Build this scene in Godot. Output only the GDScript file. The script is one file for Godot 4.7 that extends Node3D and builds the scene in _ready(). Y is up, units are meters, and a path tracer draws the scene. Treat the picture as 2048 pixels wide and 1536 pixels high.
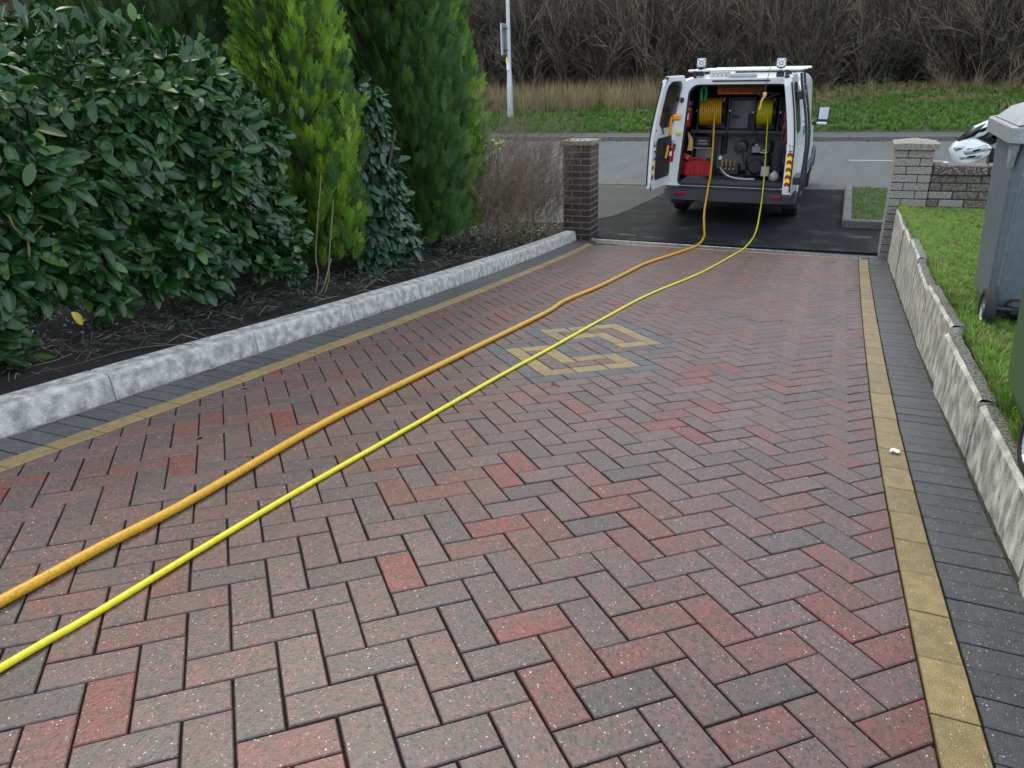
extends Node3D
# A block-paved drive running down to a street, a van with open rear doors, hoses, hedge, pillars, bins.
# World: x across the drive (right), y up, -z down the drive towards the street; 0 height is the pavement at the gate.

const SL := 0.113446        # slope of the drive, radians
const GATE := 8.6

var rng := RandomNumberGenerator.new()
var M := {}

# ------------------------------------------------------------------ mesh builder
class MB:
	var v := PackedVector3Array()
	var n := PackedVector3Array()
	var c := PackedColorArray()
	var ix := PackedInt32Array()
	var col := Color.WHITE
	func tri(a: Vector3, b: Vector3, d: Vector3, out: Vector3) -> void:
		var nn := (d - a).cross(b - a)
		if nn.length_squared() < 1e-16: return
		nn = nn.normalized()
		var k := v.size()
		if nn.dot(out) < 0.0:
			nn = -nn
			v.append_array([a, d, b])
		else:
			v.append_array([a, b, d])
		n.append_array([nn, nn, nn]); c.append_array([col, col, col]); ix.append_array([k, k + 1, k + 2])
	func quad(a: Vector3, b: Vector3, d: Vector3, e: Vector3, out: Vector3) -> void:
		var nn := (d - a).cross(b - a)
		if nn.length_squared() < 1e-16: nn = (e - a).cross(d - a)
		if nn.length_squared() < 1e-16: return
		nn = nn.normalized()
		var k := v.size()
		if nn.dot(out) < 0.0:
			nn = -nn
			v.append_array([a, e, d, b])
		else:
			v.append_array([a, b, d, e])
		n.append_array([nn, nn, nn, nn]); c.append_array([col, col, col, col]); ix.append_array([k, k + 1, k + 2, k, k + 2, k + 3])
	# a box with its edges chamfered by bev
	func box(ctr: Vector3, size: Vector3, bev := 0.0, bs := Basis.IDENTITY) -> void:
		var h := size * 0.5
		bev = minf(bev, minf(h.x, minf(h.y, h.z)) * 0.8)
		for ax in 3:
			var u := (ax + 1) % 3
			var w := (ax + 2) % 3
			for s in [-1.0, 1.0]:
				var p := []
				for k in [[-1, -1], [1, -1], [1, 1], [-1, 1]]:
					var q := Vector3.ZERO
					q[ax] = s * h[ax]; q[u] = k[0] * (h[u] - bev); q[w] = k[1] * (h[w] - bev)
					p.append(ctr + bs * q)
				var o := Vector3.ZERO
				o[ax] = s
				quad(p[0], p[1], p[2], p[3], bs * o)
		if bev <= 0.0: return
		for ax in 3:
			var u := (ax + 1) % 3
			var w := (ax + 2) % 3
			for s in [-1.0, 1.0]:
				for t in [-1.0, 1.0]:
					var p := []
					for k in [[-1, 0], [1, 0], [1, 1], [-1, 1]]:
						var q := Vector3.ZERO
						q[ax] = k[0] * (h[ax] - bev)
						q[u] = s * (h[u] - (bev if k[1] == 1 else 0.0)); q[w] = t * (h[w] - (0.0 if k[1] == 1 else bev))
						p.append(ctr + bs * q)
					var o := Vector3.ZERO
					o[u] = s; o[w] = t
					quad(p[0], p[1], p[2], p[3], bs * o)
		for s in [-1.0, 1.0]:
			for t in [-1.0, 1.0]:
				for r in [-1.0, 1.0]:
					var o := Vector3(s, t, r)
					tri(ctr + bs * Vector3(s * h.x, t * (h.y - bev), r * (h.z - bev)), ctr + bs * Vector3(s * (h.x - bev), t * h.y, r * (h.z - bev)), ctr + bs * Vector3(s * (h.x - bev), t * (h.y - bev), r * h.z), bs * o)
	# smooth tube along points
	func tube(pts: Array, rad, sides := 8, caps := true) -> void:
		var m := pts.size()
		if m < 2: return
		var prev: Vector3 = (pts[1] - pts[0]).normalized()
		var up := Vector3.UP if absf(prev.y) < 0.9 else Vector3.RIGHT
		var x := prev.cross(up).normalized()
		var base := v.size()
		for i in m:
			var t: Vector3 = (pts[mini(i + 1, m - 1)] - pts[maxi(i - 1, 0)]).normalized()
			x = (x - t * x.dot(t)).normalized()
			var y := t.cross(x)
			var r: float = rad[i] if rad is Array or rad is PackedFloat32Array else rad
			for k in sides:
				var a := TAU * k / sides
				var d := x * cos(a) + y * sin(a)
				v.append(pts[i] + d * r); n.append(d); c.append(col)
		for i in m - 1:
			for k in sides:
				var a := base + i * sides + k
				var b := base + i * sides + (k + 1) % sides
				ix.append_array([a, a + sides, b, b, a + sides, b + sides])
		if caps:
			for e in [0, m - 1]:
				var o: Vector3 = (pts[0] - pts[1]) if e == 0 else (pts[m - 1] - pts[m - 2])
				for k in range(1, sides - 1):
					tri(v[base + e * sides], v[base + e * sides + k], v[base + e * sides + k + 1], o)
	# grid of points with smooth normals; sgn flips the side
	func grid(rows: Array, wrap := false, toward := Vector3.INF) -> void:
		var nr := rows.size()
		var nc: int = rows[0].size()
		var base := v.size()
		var flip := 0.0
		for i in nr:
			for j in nc:
				var j0 := (j - 1 + nc) % nc if wrap else maxi(j - 1, 0)
				var j1 := (j + 1) % nc if wrap else mini(j + 1, nc - 1)
				var du: Vector3 = rows[i][j1] - rows[i][j0]
				var dv: Vector3 = rows[mini(i + 1, nr - 1)][j] - rows[maxi(i - 1, 0)][j]
				var nn := du.cross(dv).normalized()
				v.append(rows[i][j]); n.append(nn); c.append(col)
				if toward != Vector3.INF: flip += nn.dot(rows[i][j] - toward)
		if flip < 0.0:
			for k in range(base, v.size()): n[k] = -n[k]
		for i in nr - 1:
			for j in (nc if wrap else nc - 1):
				var a := base + i * nc + j
				var b := base + i * nc + (j + 1) % nc
				var e := a + nc
				var f := b + nc
				for t in [[a, b, f], [a, f, e]]:
					var g := (v[t[2]] - v[t[0]]).cross(v[t[1]] - v[t[0]])
					if g.dot(n[t[0]] + n[t[1]] + n[t[2]]) < 0.0: ix.append_array([t[0], t[2], t[1]])
					else: ix.append_array(t)
	# turned shape: profile of (radius, height) round axis y of xf
	func lathe(prof: Array, sides: int, xf := Transform3D.IDENTITY) -> void:
		var rows := []
		for p in prof:
			var r := []
			for k in sides:
				var a := TAU * k / sides
				r.append(xf * Vector3(cos(a) * p.x, p.y, sin(a) * p.x))
			rows.append(r)
		# split at sharp profile corners by flat bands
		for i in prof.size() - 1:
			if prof[i].is_equal_approx(prof[i + 1]): continue
			var dp: Vector2 = prof[i + 1] - prof[i]
			for k in sides:
				var a := TAU * (k + 0.5) / sides
				var o: Vector3 = xf.basis * Vector3(cos(a) * dp.y, -dp.x, sin(a) * dp.y)
				quad(rows[i][k], rows[i][(k + 1) % sides], rows[i + 1][(k + 1) % sides], rows[i + 1][k], o)
	# flat polygon (x, y) pulled from z0 to z1 in xf
	func prism(poly: PackedVector2Array, z0: float, z1: float, xf := Transform3D.IDENTITY) -> void:
		var t := Geometry2D.triangulate_polygon(poly)
		for i in range(0, t.size(), 3):
			for z in [z0, z1]:
				tri(xf * Vector3(poly[t[i]].x, poly[t[i]].y, z), xf * Vector3(poly[t[i + 1]].x, poly[t[i + 1]].y, z), xf * Vector3(poly[t[i + 2]].x, poly[t[i + 2]].y, z), xf.basis * Vector3(0, 0, -1 if z == minf(z0, z1) else 1))
		var s := -1.0 if Geometry2D.is_polygon_clockwise(poly) else 1.0
		for i in poly.size():
			var a := poly[i]
			var b := poly[(i + 1) % poly.size()]
			quad(xf * Vector3(a.x, a.y, z0), xf * Vector3(b.x, b.y, z0), xf * Vector3(b.x, b.y, z1), xf * Vector3(a.x, a.y, z1), xf.basis * (Vector3(b.y - a.y, a.x - b.x, 0) * s))
	func mesh(mat: Material) -> ArrayMesh:
		var a := []
		a.resize(Mesh.ARRAY_MAX)
		a[Mesh.ARRAY_VERTEX] = v; a[Mesh.ARRAY_NORMAL] = n; a[Mesh.ARRAY_COLOR] = c; a[Mesh.ARRAY_INDEX] = ix
		var m := ArrayMesh.new()
		m.add_surface_from_arrays(Mesh.PRIMITIVE_TRIANGLES, a)
		if mat: m.surface_set_material(0, mat)
		return m

# ------------------------------------------------------------------ nodes
func thing(called: String, label: String, category: String, at := Vector3.ZERO, group := "") -> Node3D:
	var o := Node3D.new()
	o.name = called
	add_child(o, true)
	o.position = at
	o.set_meta("label", label); o.set_meta("category", category)
	if group: o.set_meta("group", group)
	return o

func put(called: String, what, mat: Material, parent: Node3D, xf := Transform3D.IDENTITY) -> MeshInstance3D:
	var o := MeshInstance3D.new()
	o.name = called
	o.mesh = what.mesh(mat) if what is MB else what
	if mat and not what is MB: o.material_override = mat
	parent.add_child(o, true)
	o.transform = xf
	return o

# a part whose shape is given in world coordinates; its thing is not turned
func wput(called: String, b: MB, mat: Material, parent: Node3D) -> MeshInstance3D:
	var off := Vector3.ZERO
	var p: Node3D = parent
	while p != self:
		off += p.position
		p = p.get_parent()
	return put(called, b, mat, parent, Transform3D(Basis.IDENTITY, -off))

func struct(called: String, b: MB, mat: Material) -> MeshInstance3D:
	var o := put(called, b, mat, self)
	o.set_meta("kind", "structure")
	return o

func many(called: String, mesh: Mesh, xfs: Array, cols: Array, mat: Material, parent: Node3D, stuff := true) -> MultiMeshInstance3D:
	var mm := MultiMesh.new()
	mm.transform_format = MultiMesh.TRANSFORM_3D
	mm.use_colors = not cols.is_empty()
	mm.mesh = mesh
	mm.instance_count = xfs.size()
	for i in xfs.size():
		mm.set_instance_transform(i, xfs[i])
		if not cols.is_empty(): mm.set_instance_color(i, cols[i])
	var o := MultiMeshInstance3D.new()
	o.name = called
	o.multimesh = mm
	o.material_override = mat
	parent.add_child(o, true)
	if stuff: o.set_meta("kind", "stuff")
	return o

func aim(y: Vector3, hint: Vector3) -> Basis:   # basis whose y runs along y and whose z leans to hint
	y = y.normalized()
	var x := y.cross(hint)
	if x.length_squared() < 1e-6: x = y.cross(Vector3(0.31, 0.2, 0.93))
	x = x.normalized()
	return Basis(x, y, x.cross(y))

func D(ac: float, al: float, up := 0.0) -> Vector3:   # drive coordinates to world
	return Vector3(ac, -sin(SL) * (al - GATE) + up * cos(SL), -cos(SL) * (al - GATE) - GATE - up * sin(SL))

func drive_basis() -> Basis:   # x across, y normal, z back up the drive
	return Basis(Vector3.RIGHT, Vector3(0, cos(SL), -sin(SL)), Vector3(0, sin(SL), cos(SL)))

func lawn_y(z: float) -> float: return 0.62 + (z + 8.4) * 0.062
func soil_y(z: float) -> float: return maxf(-(z + GATE) * -tan(SL), 0.0) + 0.10
func verge_y(z: float) -> float: return 0.1 + maxf(0.0, -25.0 - z) * 0.16
func R(a: float, b: float) -> float: return rng.randf_range(a, b)
func smooth(pts: Array, per := 6) -> Array:   # Catmull-Rom through the points
	var out := []
	for i in pts.size() - 1:
		var p0: Vector3 = pts[maxi(i - 1, 0)]
		var p3: Vector3 = pts[mini(i + 2, pts.size() - 1)]
		for k in per: out.append(pts[i].cubic_interpolate(pts[i + 1], p0, p3, float(k) / per))
	out.append(pts[-1])
	return out

# ------------------------------------------------------------------ materials
func lin(r: float, g: float, b: float) -> Color: return Color(r, g, b).linear_to_srgb()

func mat(called: String, r: float, g: float, b: float, rough := 0.6, metal := 0.0) -> StandardMaterial3D:
	var m := StandardMaterial3D.new()
	m.resource_name = called
	m.albedo_color = lin(r, g, b)
	m.roughness = rough
	m.metallic = metal
	M[called] = m
	return m

func tri_tex(m: StandardMaterial3D, t: Texture2D, metres: float, bump: Texture2D = null, cm := 0.1) -> StandardMaterial3D:
	m.albedo_texture = t
	m.uv1_triplanar = true
	m.uv1_world_triplanar = true
	m.uv1_scale = Vector3.ONE / metres
	if bump:
		m.heightmap_enabled = true
		m.heightmap_texture = bump
		m.heightmap_scale = cm
	return m

func over(m: StandardMaterial3D, t: Texture2D, metres: float) -> StandardMaterial3D:
	m.detail_enabled = true
	m.detail_albedo = t
	m.detail_blend_mode = BaseMaterial3D.BLEND_MODE_MIX
	m.detail_uv_layer = BaseMaterial3D.DETAIL_UV_2
	m.uv2_triplanar = true
	m.uv2_world_triplanar = true
	m.uv2_scale = Vector3.ONE / metres
	return m

func noise_img(size: int, freq: float, seed_: int, oct := 3, type := FastNoiseLite.TYPE_SIMPLEX, h := 0) -> PackedByteArray:
	var f := FastNoiseLite.new()
	f.noise_type = type
	f.frequency = freq
	f.seed = seed_
	f.fractal_octaves = oct
	var im := f.get_seamless_image(size, h if h else size)
	if h: im.resize(size, size, Image.INTERPOLATE_CUBIC)
	im.convert(Image.FORMAT_L8)
	return im.get_data()

# grey texture: lo..hi from coarse and fine noise
func grain(size: int, seed_: int, lo: int, hi: int, f1: float, f2: float, mix: float) -> ImageTexture:
	var a := noise_img(size, f1, seed_, 4)
	var b := noise_img(size, f2, seed_ + 7, 2)
	var o := PackedByteArray()
	o.resize(size * size)
	for i in size * size:
		o[i] = int(lo + (hi - lo) * (a[i] * (1.0 - mix) + b[i] * mix) / 255.0)
	return ImageTexture.create_from_image(Image.create_from_data(size, size, false, Image.FORMAT_L8, o))

# fine grain whose hue wanders between red and grey, as in brindled clay and concrete
func brindle(size: int, seed_: int) -> ImageTexture:
	var a := noise_img(size, 0.012, seed_, 4)
	var b := noise_img(size, 0.34, seed_ + 7, 2)
	var c := noise_img(size, 0.035, seed_ + 13, 4)
	var o := PackedByteArray()
	o.resize(size * size * 3)
	for i in size * size:
		var n := clampf((a[i] / 255.0 - 0.5) * 1.8 + 0.5, 0.0, 1.0)
		var v := 84.0 + 156.0 * (b[i] * 0.85 + a[i] * 0.15) / 255.0
		var w := c[i] * 0.75 + b[i] * 0.25
		if w > 150.0: v *= 1.0 - 0.0075 * minf(w - 150.0, 45.0)
		o[i * 3] = int(minf(255.0, v * (0.97 + 0.14 * n))); o[i * 3 + 1] = int(minf(255.0, v * (1.03 - 0.09 * n))); o[i * 3 + 2] = int(minf(255.0, v * (1.02 - 0.09 * n)))
	return ImageTexture.create_from_image(Image.create_from_data(size, size, false, Image.FORMAT_RGB8, o))

# patches: colour c where noise is over a threshold, soft over 'soft' steps, broken up by fine noise
func patches(size: int, seed_: int, c: Color, f1: float, f2: float, cut: float, soft: float, amt := 1.0, h := 0) -> ImageTexture:
	var a := noise_img(size, f1, seed_, 4, FastNoiseLite.TYPE_SIMPLEX, h)
	var b := noise_img(size, f2, seed_ + 3, 2)
	var o := PackedByteArray()
	o.resize(size * size * 4)
	for i in size * size:
		var t := (a[i] * 0.62 + b[i] * 0.38) / 255.0
		var s := clampf((t - cut) / soft, 0.0, 1.0) * amt
		o[i * 4] = c.r8; o[i * 4 + 1] = c.g8; o[i * 4 + 2] = c.b8; o[i * 4 + 3] = int(s * 255)
	return ImageTexture.create_from_image(Image.create_from_data(size, size, false, Image.FORMAT_RGBA8, o))

# stone chips and dark spots scattered on clear
func mottle(size: int, seed_: int, lo: int, hi: int, f1: float, f2: float, mix: float, h := 0, contrast := 2.3) -> ImageTexture:
	var a := noise_img(size, f1, seed_, 5, FastNoiseLite.TYPE_SIMPLEX, h)
	var b := noise_img(size, f2, seed_ + 7, 3)
	var c := noise_img(size, 0.45, seed_ + 9, 1)
	var o := PackedByteArray()
	o.resize(size * size)
	for i in size * size:
		var t := (a[i] * (0.72 - mix) + b[i] * mix + c[i] * 0.28) / 255.0
		t = clampf((t - 0.5) * contrast + 0.5, 0.0, 1.0)
		o[i] = int(lo + (hi - lo) * t)
	return ImageTexture.create_from_image(Image.create_from_data(size, size, false, Image.FORMAT_L8, o))

func chips(size: int, n_pale: int, n_dark: int, n_stain: int, rmax: float, dmax: int) -> ImageTexture:
	var im := Image.create(size, size, false, Image.FORMAT_RGBA8)
	im.fill(Color(0.6, 0.55, 0.5, 0.0))
	for k in n_stain:
		var cx := R(0, size)
		var cy := R(0, size)
		var r := R(7, 24)
		for j in 40:
			var p := Vector2.from_angle(R(0, TAU)) * r * sqrt(rng.randf())
			im.fill_rect(Rect2i(posmod(int(cx + p.x), size - 6), posmod(int(cy + p.y), size - 6), rng.randi_range(2, 6), rng.randi_range(2, 6)), Color(0.20, 0.14, 0.13, R(0.3, 0.75)))
	for k in n_dark:
		im.fill_rect(Rect2i(rng.randi_range(0, size - 3), rng.randi_range(0, size - 3), rng.randi_range(1, 1 + dmax), rng.randi_range(1, 1 + dmax)), Color(0.12, 0.11, 0.11, R(0.25, 0.7)))
	for k in n_pale:
		var big := rng.randf()
		var r := 0.75 + rmax * pow(big, 6.0)
		var cx := R(4, size - 5)
		var cy := R(4, size - 5)
		var asp := R(0.45, 1.0)
		var an := R(0, PI)
		var tone := R(0.62, 0.95)
		var cc := Color(tone, tone * 0.96, tone * 0.92, R(0.45, 1.0))
		for y in range(int(cy - r), int(cy + r) + 1):
			for x in range(int(cx - r), int(cx + r) + 1):
				var p := Vector2(x + 0.5 - cx, y + 0.5 - cy).rotated(an)
				if Vector2(p.x, p.y / asp).length() <= r: im.set_pixel(x, y, cc)
	return ImageTexture.create_from_image(im)

# ------------------------------------------------------------------ the scene
func _ready() -> void:
	rng.seed = 4711
	var cam := Camera3D.new()
	cam.name = "camera"
	add_child(cam)
	cam.fov = 55.9003
	cam.near = 0.05
	cam.far = 600.0
	cam.transform = Transform3D(Basis(Vector3(0.9164, -0.0362, -0.3987), Vector3(-0.1281, 0.9170, -0.3778), Vector3(0.3793, 0.3972, 0.8357)).orthonormalized(), Vector3(0.6793, 2.2447, 1.2219))
	cam.current = true

	var env := Environment.new()
	env.background_mode = Environment.BG_SKY
	var sm := ProceduralSkyMaterial.new()
	sm.sky_top_color = Color(0.80, 0.85, 0.92)
	sm.sky_horizon_color = Color(0.86, 0.89, 0.93)
	sm.sky_curve = 0.3
	sm.ground_bottom_color = Color(0.12, 0.12, 0.11)
	sm.ground_horizon_color = Color(0.3, 0.3, 0.29)
	sm.sky_energy_multiplier = 1.0
	env.sky = Sky.new()
	env.sky.sky_material = sm
	env.tonemap_mode = Environment.TONE_MAPPER_LINEAR
	env.tonemap_exposure = 2.55
	env.sdfgi_enabled = true
	env.ssao_enabled = true
	env.ssil_enabled = true
	var we := WorldEnvironment.new()
	we.name = "world_environment"
	we.environment = env
	add_child(we)

	var sun := DirectionalLight3D.new()
	sun.name = "sun"
	add_child(sun)
	sun.light_color = Color(1.0, 0.97, 0.92)
	sun.light_energy = 0.3
	sun.light_angular_distance = 34.0
	sun.shadow_enabled = true
	sun.look_at_from_position(Vector3(-5, 9, -6), Vector3.ZERO)

	make_materials()
	print("materials ", Time.get_ticks_msec())
	build_street()
	build_drive()
	build_kerb_and_walls()
	build_lawn()
	build_bed()
	print("structure ", Time.get_ticks_msec())
	build_pillars()
	build_lamp_post()
	build_hedges()
	print("hedges ", Time.get_ticks_msec())
	build_wood()
	print("wood ", Time.get_ticks_msec())
	build_van()
	build_van_load()
	build_hoses()
	build_bins()
	build_scooter()
	build_small_things()
	print("done ", Time.get_ticks_msec())

func make_materials() -> void:
	var g1 := grain(1024, 11, 70, 255, 0.012, 0.34, 0.80)
	var gs := grain(512, 17, 205, 255, 0.02, 0.2, 0.4)
	var pit := chips(1024, 500, 1500, 0, 2.0, 4)
	var g2 := grain(512, 23, 120, 255, 0.02, 0.3, 0.4)
	var bumpy := grain(512, 31, 0, 255, 0.05, 0.35, 0.75)
	var chip := chips(2048, 25000, 30000, 190, 2.0, 1)
	# paving: tint per block in the vertex colours, stone chips from the overlay
	var m := mat("paving", 0.86, 0.85, 0.85, 0.42)
	m.vertex_color_use_as_albedo = true
	tri_tex(m, brindle(2048, 301), 1.66, bumpy, 0.09)
	over(m, chip, 1.7)
	m = mat("plain_paving", 0.90, 0.90, 0.90, 0.44)
	m.vertex_color_use_as_albedo = true
	tri_tex(m, g1, 0.83, bumpy, 0.18)
	over(m, chip, 1.7)
	m = mat("sand_joint", 0.014, 0.013, 0.011, 0.95)
	tri_tex(m, g2, 0.4)
	m = mat("tarmac", 0.013, 0.0165, 0.019, 0.85)
	m.metallic_specular = 0.3
	tri_tex(m, g2, 0.55, bumpy, 0.3)
	over(m, patches(512, 77, Color(0.34, 0.36, 0.36), 0.012, 0.2, 0.58, 0.25, 0.35), 5.0)
	m = mat("old_tarmac", 0.058, 0.063, 0.058, 0.85)
	tri_tex(m, g2, 0.45, bumpy, 0.35)
	over(m, patches(512, 91, Color(0.28, 0.33, 0.14), 0.006, 0.25, 0.5, 0.4, 0.5), 4.3)
	m = mat("road", 0.14, 0.156, 0.156, 0.9)
	tri_tex(m, g2, 0.5, bumpy, 0.3)
	over(m, patches(512, 97, Color(0.2, 0.21, 0.22), 0.02, 0.2, 0.5, 0.3, 0.5, 96), 6.0)
	m = mat("path_tarmac", 0.085, 0.09, 0.095, 0.85)
	tri_tex(m, g2, 0.6)
	m = mat("road_paint", 0.62, 0.62, 0.6, 0.7)
	tri_tex(m, g2, 0.4)
	m = mat("kerb_concrete", 0.60, 0.59, 0.55, 0.85)
	tri_tex(m, mottle(1024, 131, 130, 255, 0.012, 0.15, 0.30), 1.2, bumpy, 0.25)
	over(m, pit, 0.9)
	m = mat("street_kerb", 0.2, 0.2, 0.19, 0.9)
	tri_tex(m, g2, 0.5)
	m = mat("wall_slab", 0.70, 0.70, 0.62, 0.85)
	tri_tex(m, mottle(1024, 151, 140, 255, 0.012, 0.14, 0.26, 520), 1.25, bumpy, 0.3)
	over(m, patches(1024, 152, Color(0.27, 0.29, 0.2), 0.02, 0.22, 0.56, 0.14, 0.65, 640), 1.7)
	m = mat("slab_top", 0.20, 0.195, 0.17, 0.95)
	tri_tex(m, g2, 0.3, bumpy, 0.5)
	over(m, patches(512, 157, Color(0.62, 0.62, 0.57), 0.05, 0.2, 0.56, 0.08, 0.9), 0.5)
	m = mat("moss_joint", 0.045, 0.055, 0.018, 0.95)
	tri_tex(m, g2, 0.2)
	m = mat("soil", 0.013, 0.010, 0.008, 0.95)
	tri_tex(m, g2, 0.5, bumpy, 2.0)
	m = mat("bank_soil", 0.030, 0.025, 0.018, 0.95)
	tri_tex(m, g2, 1.5, bumpy, 5.0)
	m = mat("turf", 0.045, 0.075, 0.018, 0.95)
	tri_tex(m, g2, 0.6)
	m = mat("far_ground", 0.05, 0.05, 0.035, 0.95)
	tri_tex(m, g2, 4.0)
	m = mat("dark_brick", 0.075, 0.052, 0.048, 0.5)
	tri_tex(m, g2, 0.3, bumpy, 0.12)
	m = mat("red_brick", 0.12, 0.065, 0.05, 0.6)
	tri_tex(m, g2, 0.3, bumpy, 0.12)
	m = mat("mortar", 0.30, 0.28, 0.25, 0.95)
	tri_tex(m, g2, 0.3, bumpy, 0.2)
	m = mat("dark_mortar", 0.075, 0.068, 0.055, 0.95)
	tri_tex(m, g2, 0.3, bumpy, 0.2)
	m = mat("cap_stone", 0.72, 0.67, 0.55, 0.9)
	tri_tex(m, g1, 0.5, bumpy, 0.5)
	over(m, patches(512, 171, Color(0.34, 0.32, 0.26), 0.03, 0.25, 0.5, 0.16, 0.8), 0.5)
	m = mat("pale_brick", 0.72, 0.69, 0.62, 0.9)
	tri_tex(m, g1, 0.45, bumpy, 0.35)
	over(m, patches(512, 191, Color(0.34, 0.32, 0.25), 0.03, 0.25, 0.53, 0.16, 0.75), 0.42)
	m = mat("grimy_brick", 0.42, 0.385, 0.32, 0.9)
	tri_tex(m, g1, 0.45, bumpy, 0.35)
	over(m, patches(512, 193, Color(0.20, 0.17, 0.13), 0.02, 0.2, 0.5, 0.18, 0.9), 0.5)
	m = mat("coping", 0.21, 0.15, 0.145, 0.8)
	tri_tex(m, g1, 0.45, bumpy, 0.3)
	over(m, patches(512, 197, Color(0.74, 0.72, 0.68), 0.03, 0.14, 0.66, 0.04, 0.9), 0.75)
	for k in ["leaf", "spray", "grass", "twig"]:
		m = mat(k, 1, 1, 1, {"leaf": 0.27, "spray": 0.7, "grass": 0.65, "twig": 0.9}[k])
		m.vertex_color_use_as_albedo = true
		m.cull_mode = BaseMaterial3D.CULL_DISABLED
		if k == "leaf": m.metallic_specular = 0.4
		if k != "twig":
			m.backlight_enabled = true
			m.backlight = Color(0.55, 0.6, 0.3) if k != "leaf" else Color(0.55, 0.62, 0.2)
	m = mat("bark", 0.075, 0.062, 0.05, 0.95)
	tri_tex(m, g2, 0.3, bumpy, 0.6)
	mat("galvanised", 0.55, 0.58, 0.60, 0.45, 0.55)
	M.galvanised.albedo_texture = null
	tri_tex(M.galvanised, gs, 0.5)
	# van and load
	m = mat("white_paint", 0.68, 0.71, 0.72, 0.28)
	m.clearcoat_enabled = true
	m.clearcoat = 0.6
	m.clearcoat_roughness = 0.08
	mat("black_plastic", 0.018, 0.019, 0.021, 0.5)
	mat("grey_plastic", 0.055, 0.06, 0.065, 0.55)
	mat("bumper_plastic", 0.042, 0.046, 0.052, 0.5)
	mat("rubber", 0.014, 0.014, 0.015, 0.75)
	mat("lining", 0.012, 0.012, 0.013, 0.8)
	mat("tank_grey", 0.20, 0.225, 0.24, 0.45)
	mat("metal_grey", 0.30, 0.31, 0.32, 0.4, 0.6)
	mat("dark_metal", 0.035, 0.036, 0.04, 0.45, 0.3)
	mat("alloy", 0.5, 0.5, 0.5, 0.35, 0.8)
	mat("brass", 0.45, 0.30, 0.12, 0.4, 0.8)
	mat("red_can", 0.36, 0.012, 0.018, 0.4)
	mat("red_extinguisher", 0.30, 0.008, 0.012, 0.25)
	mat("red_sticker", 0.42, 0.010, 0.012, 0.4)
	mat("yellow_sticker", 0.75, 0.80, 0.02, 0.4)
	mat("reflector_red", 0.25, 0.006, 0.01, 0.2)
	mat("orange_plastic", 0.75, 0.28, 0.02, 0.35)
	mat("brush_orange", 0.55, 0.14, 0.03, 0.7)
	mat("white_plastic", 0.7, 0.7, 0.68, 0.4)
	mat("green_plastic", 0.01, 0.30, 0.13, 0.35)
	mat("blue_sticker", 0.02, 0.22, 0.48, 0.4)
	mat("rope_red", 0.24, 0.045, 0.04, 0.85)
	m = mat("hose_orange", 0.70, 0.385, 0.012, 0.42)
	tri_tex(m, gs, 0.4)
	over(m, patches(512, 211, Color(0.45, 0.30, 0.07), 0.05, 0.3, 0.54, 0.12, 0.7), 0.25)
	m = mat("hose_yellow", 0.75, 0.68, 0.012, 0.36)
	tri_tex(m, gs, 0.4)
	mat("lance_yellow", 0.75, 0.52, 0.14, 0.4)
	mat("clear_plastic", 0.45, 0.5, 0.5, 0.3)
	m = mat("dark_glass", 0.012, 0.014, 0.017, 0.2)
	m = mat("mirror_glass", 0.75, 0.8, 0.85, 0.04, 1.0)
	mat("lens", 0.8, 0.82, 0.8, 0.15)
	mat("lens_face", 0.42, 0.44, 0.45, 0.3, 0.3)
	m = mat("bin_grey", 0.155, 0.19, 0.215, 0.42)
	tri_tex(m, gs, 0.8)
	m = mat("bin_lid_grey", 0.34, 0.37, 0.39, 0.5)
	tri_tex(m, gs, 0.5)
	over(m, patches(512, 223, Color(0.42, 0.43, 0.43), 0.03, 0.25, 0.52, 0.15, 0.7), 0.3)
	mat("bin_green", 0.03, 0.10, 0.035, 0.45)
	mat("scooter_white", 0.74, 0.77, 0.77, 0.2)
	mat("scooter_silver", 0.40, 0.44, 0.45, 0.3, 0.3)
	mat("scooter_black", 0.012, 0.013, 0.014, 0.3)

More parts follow.
